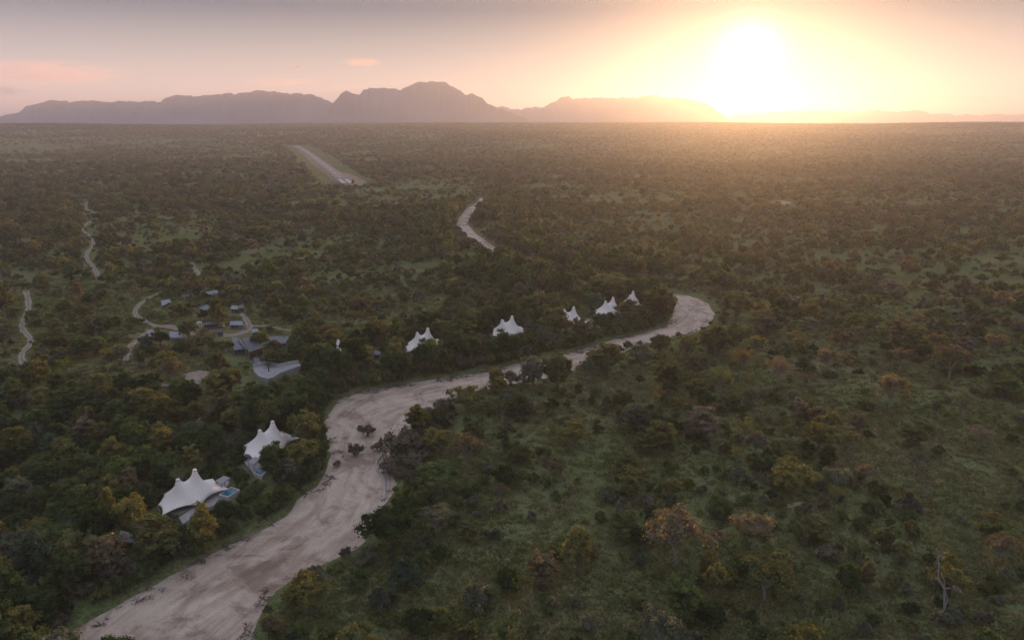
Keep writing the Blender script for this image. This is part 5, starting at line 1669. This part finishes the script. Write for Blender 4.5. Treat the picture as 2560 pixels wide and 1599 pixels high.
def auto_labels(lst, noun):
    hs = sorted(q['h'] for q in lst); a_, b_ = hs[len(hs) // 3], hs[2 * len(hs) // 3]
    seen = {}
    for q in lst:
        if q['label']: continue
        p = q['p']
        best = min(LM, key=lambda l: (l[0].x - p.x) ** 2 + (l[0].y - p.y) ** 2)
        dx, dy = p.x - best[0].x, p.y - best[0].y
        rel = ('behind' if dy > 0 else 'in front of') if abs(dy) > abs(dx) * 1.1 else ('to the right of' if dx > 0 else 'to the left of')
        dist = math.hypot(dx, dy)
        how = 'close ' if dist < 11 else ('' if dist < 24 else 'well ')
        size = 'small' if q['h'] < a_ else ('medium' if q['h'] < b_ else 'large')
        shape = {'river': 'rounded', 'tall': 'upright', 'open': 'spreading', 'thin': 'thin', 'bush': 'bushy', 'scrub': 'scrubby'}[q['kind']]
        seen.setdefault((f"{size} {shape} {HUEWORD[q['hue']]} {noun}", how, f"{rel} {best[1]}"), []).append((dist, q))
    order = {2: ['nearer', 'farther'], 3: ['nearest', 'middle', 'farthest'], 4: ['nearest', 'second nearest', 'third nearest', 'farthest']}
    for (a, how, b), items in seen.items():
        items.sort(key=lambda i: i[0])
        for k_, (d_, q) in enumerate(items):
            pre = order[len(items)][k_] + ' ' if len(items) in order else ''
            lab = f"{pre}{a} {how}{b}"
            if len(lab.split()) > 16: lab = f"{pre}{a} {b}"
            if len(lab.split()) > 16: lab = lab.replace('to the left of', 'left of').replace('to the right of', 'right of')
            q['label'] = lab
            if len(items) > 4: q['grp'] = f"{a}s {b}"
auto_labels(INST['tree'], 'tree')
auto_labels(INST['bush'], 'bush')
for nm_ in ('tree', 'bush'):
    cnt = {}
    for q in INST[nm_]: cnt.setdefault(q['label'], []).append(q)
    for lab, qs in cnt.items():
        if len(qs) > 1:
            for q in qs: q['grp'] = 'alike plants: ' + lab

HM = {}
def hued(me, hue):
    key = (me.name, hue)
    if key not in HM:
        c = me.copy(); c.materials.clear(); c.materials.append(HUES[hue]); HM[key] = c
    return HM[key]

rr = np.random.default_rng(5)
def plant(q, name, cat, crown, stem, group):
    lst = PROTO[q['kind']]
    me, tm, pw_, ph_ = lst[int(rr.integers(len(lst)))]
    root = empty(name, q['p'], rr.uniform(0, 6.28), (q['w'] / pw_, q['w'] / pw_ * rr.uniform(.92, 1.08), q['h'] / ph_))
    tag(root, q['label'], cat, q.get('grp') or group)
    for nm, m_ in ((crown, hued(me, q['hue'])), (stem, tm)):
        o = bpy.data.objects.new(nm, m_); COL.objects.link(o); o.parent = root
for q in INST['tree']:
    plant(q, 'savanna_tree' if q['kind'] in ('open', 'thin') else 'woodland_tree', 'tree', 'crown', 'trunk', 'trees of the near plain and river bank')
for q in INST['bush']:
    plant(q, 'bush', 'bush', 'foliage', 'stem', 'bushes of the near plain and river bank')
for v, bx, by, ty, lab in HDEAD:
    p = G(bx, by); me, hh, ww = DEAD[v]
    s = (by - ty) * mpp(p) / math.cos(math.atan2(CAMZ, p.y)) / hh
    o = bpy.data.objects.new('dead_tree', me); COL.objects.link(o)
    o.location = p; o.scale = (s, s, s); o.rotation_euler = (0, 0, v * 1.3 + .4)
    tag(o, lab, 'dead tree', 'bare dead trees on the grassland')

# ------------------------------------------------------------------ the uncounted rest, instanced
def stuff(name, protos, P_, rot, scl, idx, label, cat):
    coll = bpy.data.collections.new(name + '_kinds')
    for i, me in enumerate(protos):
        coll.objects.link(bpy.data.objects.new(f'{name}_kind_{i:03d}', me))
    me = bpy.data.meshes.new(name)
    me.vertices.add(len(P_))
    me.vertices.foreach_set('co', np.asarray(P_, np.float32).reshape(-1))
    for nm, ty, ar, key in (('rot', 'FLOAT_VECTOR', rot, 'vector'), ('scl', 'FLOAT_VECTOR', scl, 'vector'), ('idx', 'INT', idx, 'value')):
        a = me.attributes.new(nm, ty, 'POINT')
        a.data.foreach_set(key, np.asarray(ar, np.int32 if ty == 'INT' else np.float32).reshape(-1))
    me.update()
    o = bpy.data.objects.new(name, me); COL.objects.link(o)
    ng = bpy.data.node_groups.new(name, 'GeometryNodeTree')
    ng.interface.new_socket('Geometry', in_out='INPUT', socket_type='NodeSocketGeometry')
    ng.interface.new_socket('Geometry', in_out='OUTPUT', socket_type='NodeSocketGeometry')
    gi, go = ng.nodes.new('NodeGroupInput'), ng.nodes.new('NodeGroupOutput')
    ip = ng.nodes.new('GeometryNodeInstanceOnPoints')
    ci = ng.nodes.new('GeometryNodeCollectionInfo')
    ci.inputs['Collection'].default_value = coll
    ci.inputs['Separate Children'].default_value = True
    ci.inputs['Reset Children'].default_value = True
    ip.inputs['Pick Instance'].default_value = True
    def attr(nm, ty):
        q = ng.nodes.new('GeometryNodeInputNamedAttribute'); q.data_type = ty; q.inputs[0].default_value = nm
        return q.outputs[0]
    ng.links.new(gi.outputs[0], ip.inputs['Points'])
    ng.links.new(ci.outputs[0], ip.inputs['Instance'])
    ng.links.new(attr('idx', 'INT'), ip.inputs['Instance Index'])
    ng.links.new(attr('rot', 'FLOAT_VECTOR'), ip.inputs['Rotation'])
    ng.links.new(attr('scl', 'FLOAT_VECTOR'), ip.inputs['Scale'])
    ng.links.new(ip.outputs[0], go.inputs[0])
    md = o.modifiers.new('scatter', 'NODES'); md.node_group = ng
    tag(o, label, cat, None, 'stuff')
    return o

def rest_stuff(name, lst, label, cat, farkind=None):
    protos, key = [], {}
    P_, rot, scl, idx = [], [], [], []
    r = np.random.default_rng(hash_(name))
    for q in lst:
        kd = q['kind']
        if farkind and math.hypot(q['p'].x, q['p'].y) > 330:
            kd = farkind
        v = int(r.integers(len(PROTO[kd])))
        me, tm, pw_, ph_ = PROTO[kd][v]
        kk = (kd, v, q['hue'])
        if kk not in key:
            key[kk] = len(protos); protos.append(hued(me, q['hue']))
        P_.append(q['p']); rot.append((0, 0, r.uniform(0, 6.28))); scl.append((q['w'] / pw_, q['w'] / pw_, q['h'] / ph_)); idx.append(key[kk])
    stuff(name, protos, P_, rot, scl, idx, label, cat)
rest_stuff('tree_cover', rest_tree, 'trees scattered thick over the middle distance', 'woodland', 'midtree')
rest_stuff('bush_cover', rest_bush, 'low bushes covering the plain between the trees', 'scrub', 'midbush')

def scatter_far(name, x, y, r, kind, wlo, whi, hlo, hhi, hues, pr, label, cat):
    w = r.uniform(wlo, whi, x.shape)
    ok, _ = allowed(x, y, w / 2, True) if y.min() < 3400 else (np.ones(x.shape, bool), None)
    x, y, w = x[ok], y[ok], w[ok]
    z = ground_h(x, y, np.full(x.shape, 99.0)) - .3
    nv_ = len(PROTO[kind])
    protos = [hued(PROTO[kind][v][0], h) for h in hues for v in range(nv_)]
    hi = r.choice(len(hues), len(x), p=pr)
    idx = hi * nv_ + r.integers(0, nv_, len(x))
    pw_, ph_ = PROTO[kind][0][2:]
    s = w / pw_
    hs = r.uniform(hlo, hhi, len(x)) / ph_
    rot = np.column_stack([np.zeros((len(x), 2)), r.uniform(0, 6.28, len(x))])
    stuff(name, protos, np.column_stack([x, y, z]), rot, np.column_stack([s, s, hs]), idx, label, cat)

HL, HP = ['dark', 'green', 'olive', 'gold', 'tan', 'grey', 'brown'], [.17, .23, .34, .07, .04, .11, .04]
x, y, r = jgrid(6.4, -1350, 1350, RNEAR, 1500, 31)
k = wedge(x, y, 1.1) & (r.random(x.shape) < (.08 + .70 * smooth(fbm(x, y, 80, 4), .36, .58)) * (.35 + .65 * smooth(fbm(x, y, 330, 24), .34, .5))); x, y = x[k], y[k]
scatter_far('distant_bush', x, y, r, 'midbush', 3.5, 7.0, 2.0, 4.2, HL, HP, 'bush and scrub thickly covering the plain beyond the camp', 'scrub')
x, y, r = jgrid(13, -1350, 1350, RNEAR, 1500, 32)
k = wedge(x, y, 1.1) & (r.random(x.shape) < .14 + .75 * smooth(fbm(x, y, 130, 6), .42, .60)); x, y = x[k], y[k]
scatter_far('distant_trees', x, y, r, 'midtree', 5, 14, 4.5, 10.0, HL, HP, 'trees dotted over the plain beyond the camp', 'woodland')
x, y, r = jgrid(38, -1350, 1350, 420, 1500, 36)
k = wedge(x, y, 1.1) & (r.random(x.shape) < .10 + .6 * smooth(fbm(x, y, 240, 16), .45, .62)); x, y = x[k], y[k]
scatter_far('large_distant_trees', x, y, r, 'midtree', 11, 17, 9, 13, HL, HP, 'taller broad trees standing above the bush beyond the camp', 'woodland')
x, y, r = jgrid(12, -2900, 2900, 1500, 3300, 33)
k = wedge(x, y, 1.06) & (r.random(x.shape) < (.14 + .80 * smooth(fbm(x, y, 120, 8), .34, .60)) * (.3 + .7 * smooth(fbm(x, y, 700, 25), .34, .52))); x, y = x[k], y[k]
scatter_far('far_woodland', x, y, r, 'fartree', 7, 14, 3.5, 9.0, HL, HP, 'wooded plain far beyond the river', 'woodland')
x, y, r = jgrid(24, -4900, 4900, 3300, 6300, 34)
k = wedge(x, y, 1.04) & (r.random(x.shape) < .30 + .68 * smooth(fbm(x, y, 420, 9), .32, .58)); x, y = x[k], y[k]
scatter_far('horizon_woodland', x, y, r, 'farpatch', 26, 44, 5, 9, HL, HP, 'woodland running flat to the horizon', 'woodland')

# grass tufts and low herbs on the near ground
r0 = np.random.default_rng(8)
TUFT = []
for i in range(4):
    n_ = 26
    p0 = np.column_stack([r0.normal(0, .42, n_), r0.normal(0, .42, n_), np.zeros(n_)])
    a_ = r0.uniform(0, 6.28, n_); wd = r0.uniform(.05, .13, n_); hh = r0.uniform(.18, .55, n_)
    sd = np.column_stack([np.cos(a_) * wd, np.sin(a_) * wd, np.zeros(n_)])
    le = np.column_stack([r0.normal(0, .28, n_), r0.normal(0, .28, n_), hh])
    TUFT.append(quads_mesh('tuft', np.stack([p0 - sd, p0 + sd, p0 + le + sd * .4, p0 + le - sd * .4], 1), HUES['green']))
HUES['grass1'] = leaf_mat('grass_blade_green', (0.106, 0.126, 0.048), .3)
HUES['grass2'] = leaf_mat('grass_blade_straw', (0.160, 0.156, 0.080), .3)
x, y, r = jgrid(1.15, -330, 360, 84, 400, 41)
k = wedge(x, y, 1.05) & (r.random(x.shape) < .42 + .58 * smooth(fbm(x, y, 26, 12), .35, .6)) & (r.random(x.shape) < 1.15 - y / 520); x, y = x[k], y[k]
rdn = river_d(x, y); k = (rdn > 3) & ~inside(x, y, np.array([[p[0], p[1]] for p in WOODS])); x, y = x[k], y[k]
ok, _ = allowed(x, y, np.full(x.shape, .3), False); x, y = x[ok], y[ok]
g2 = (fbm(x, y, 40, 15) + r.normal(0, .10, x.shape) > .44).astype(int)
idx = g2 * 4 + r.integers(0, 4, len(x))
s = r.uniform(.6, 1.6, len(x))
stuff('grass', [hued(q, h) for h in ('grass1', 'grass2') for q in TUFT], np.column_stack([x, y, ground_h(x, y)]), np.column_stack([np.zeros((len(x), 2)), r.uniform(0, 6.28, len(x))]),
      np.column_stack([s, s, s * .9]), idx, 'tufts of grass over the near clearings', 'grass')

# flotsam along the banks of the dry river
x, y, r = jgrid(1.1, -110, 120, 95, 330, 51)
rdn = river_d(x, y)
k = (rdn < 1.5) & (rdn > -7); x, y, rdn = x[k], y[k], rdn[k]
s_, t_ = river_flow(x, y)
pr_ = np.exp(-((rdn + 1.2 + 1.5 * np.sin(s_ * .09)) / 1.5) ** 2) * smooth(fbm(x, y, 9, 5), .40, .62) * np.where(t_ < 0, .8, .35)
k = r.random(x.shape) < pr_; x, y = x[k], y[k]
TW = []
for i in range(3):
    mb = MB()
    for j in range(7):
        a_ = r0.uniform(0, 6.28); l = r0.uniform(.3, .9); c = r0.normal(0, .25, 2)
        mb.tube([(c[0], c[1], .03), (c[0] + math.cos(a_) * l * .5, c[1] + math.sin(a_) * l * .5, r0.uniform(.1, .3)), (c[0] + math.cos(a_) * l, c[1] + math.sin(a_) * l, r0.uniform(0, .25))], [.05, .04, .02], 4)
    me = bpy.data.meshes.new('twigs'); me.from_pydata(mb.v, [], mb.f); me.materials.append(simple('dark_flotsam', (.05, .04, .035), 1, .3, 3)); me.update(); TW.append(me)
s = r.uniform(.7, 1.7, len(x))
stuff('driftwood_debris', TW, np.column_stack([x, y, np.maximum(base_h(x, y) - 1.25, ground_h(x, y))]), np.column_stack([np.zeros((len(x), 2)), r.uniform(0, 6.28, len(x))]), np.column_stack([s, s, s]),
      r.integers(0, 3, len(x)), 'dark line of flood debris along the edge of the sand', 'debris')
print('counts', len(near_tree), len(near_bush), {o.name: len(o.data.vertices) for o in COL.objects if o.get('kind') == 'stuff' and o.type == 'MESH'})
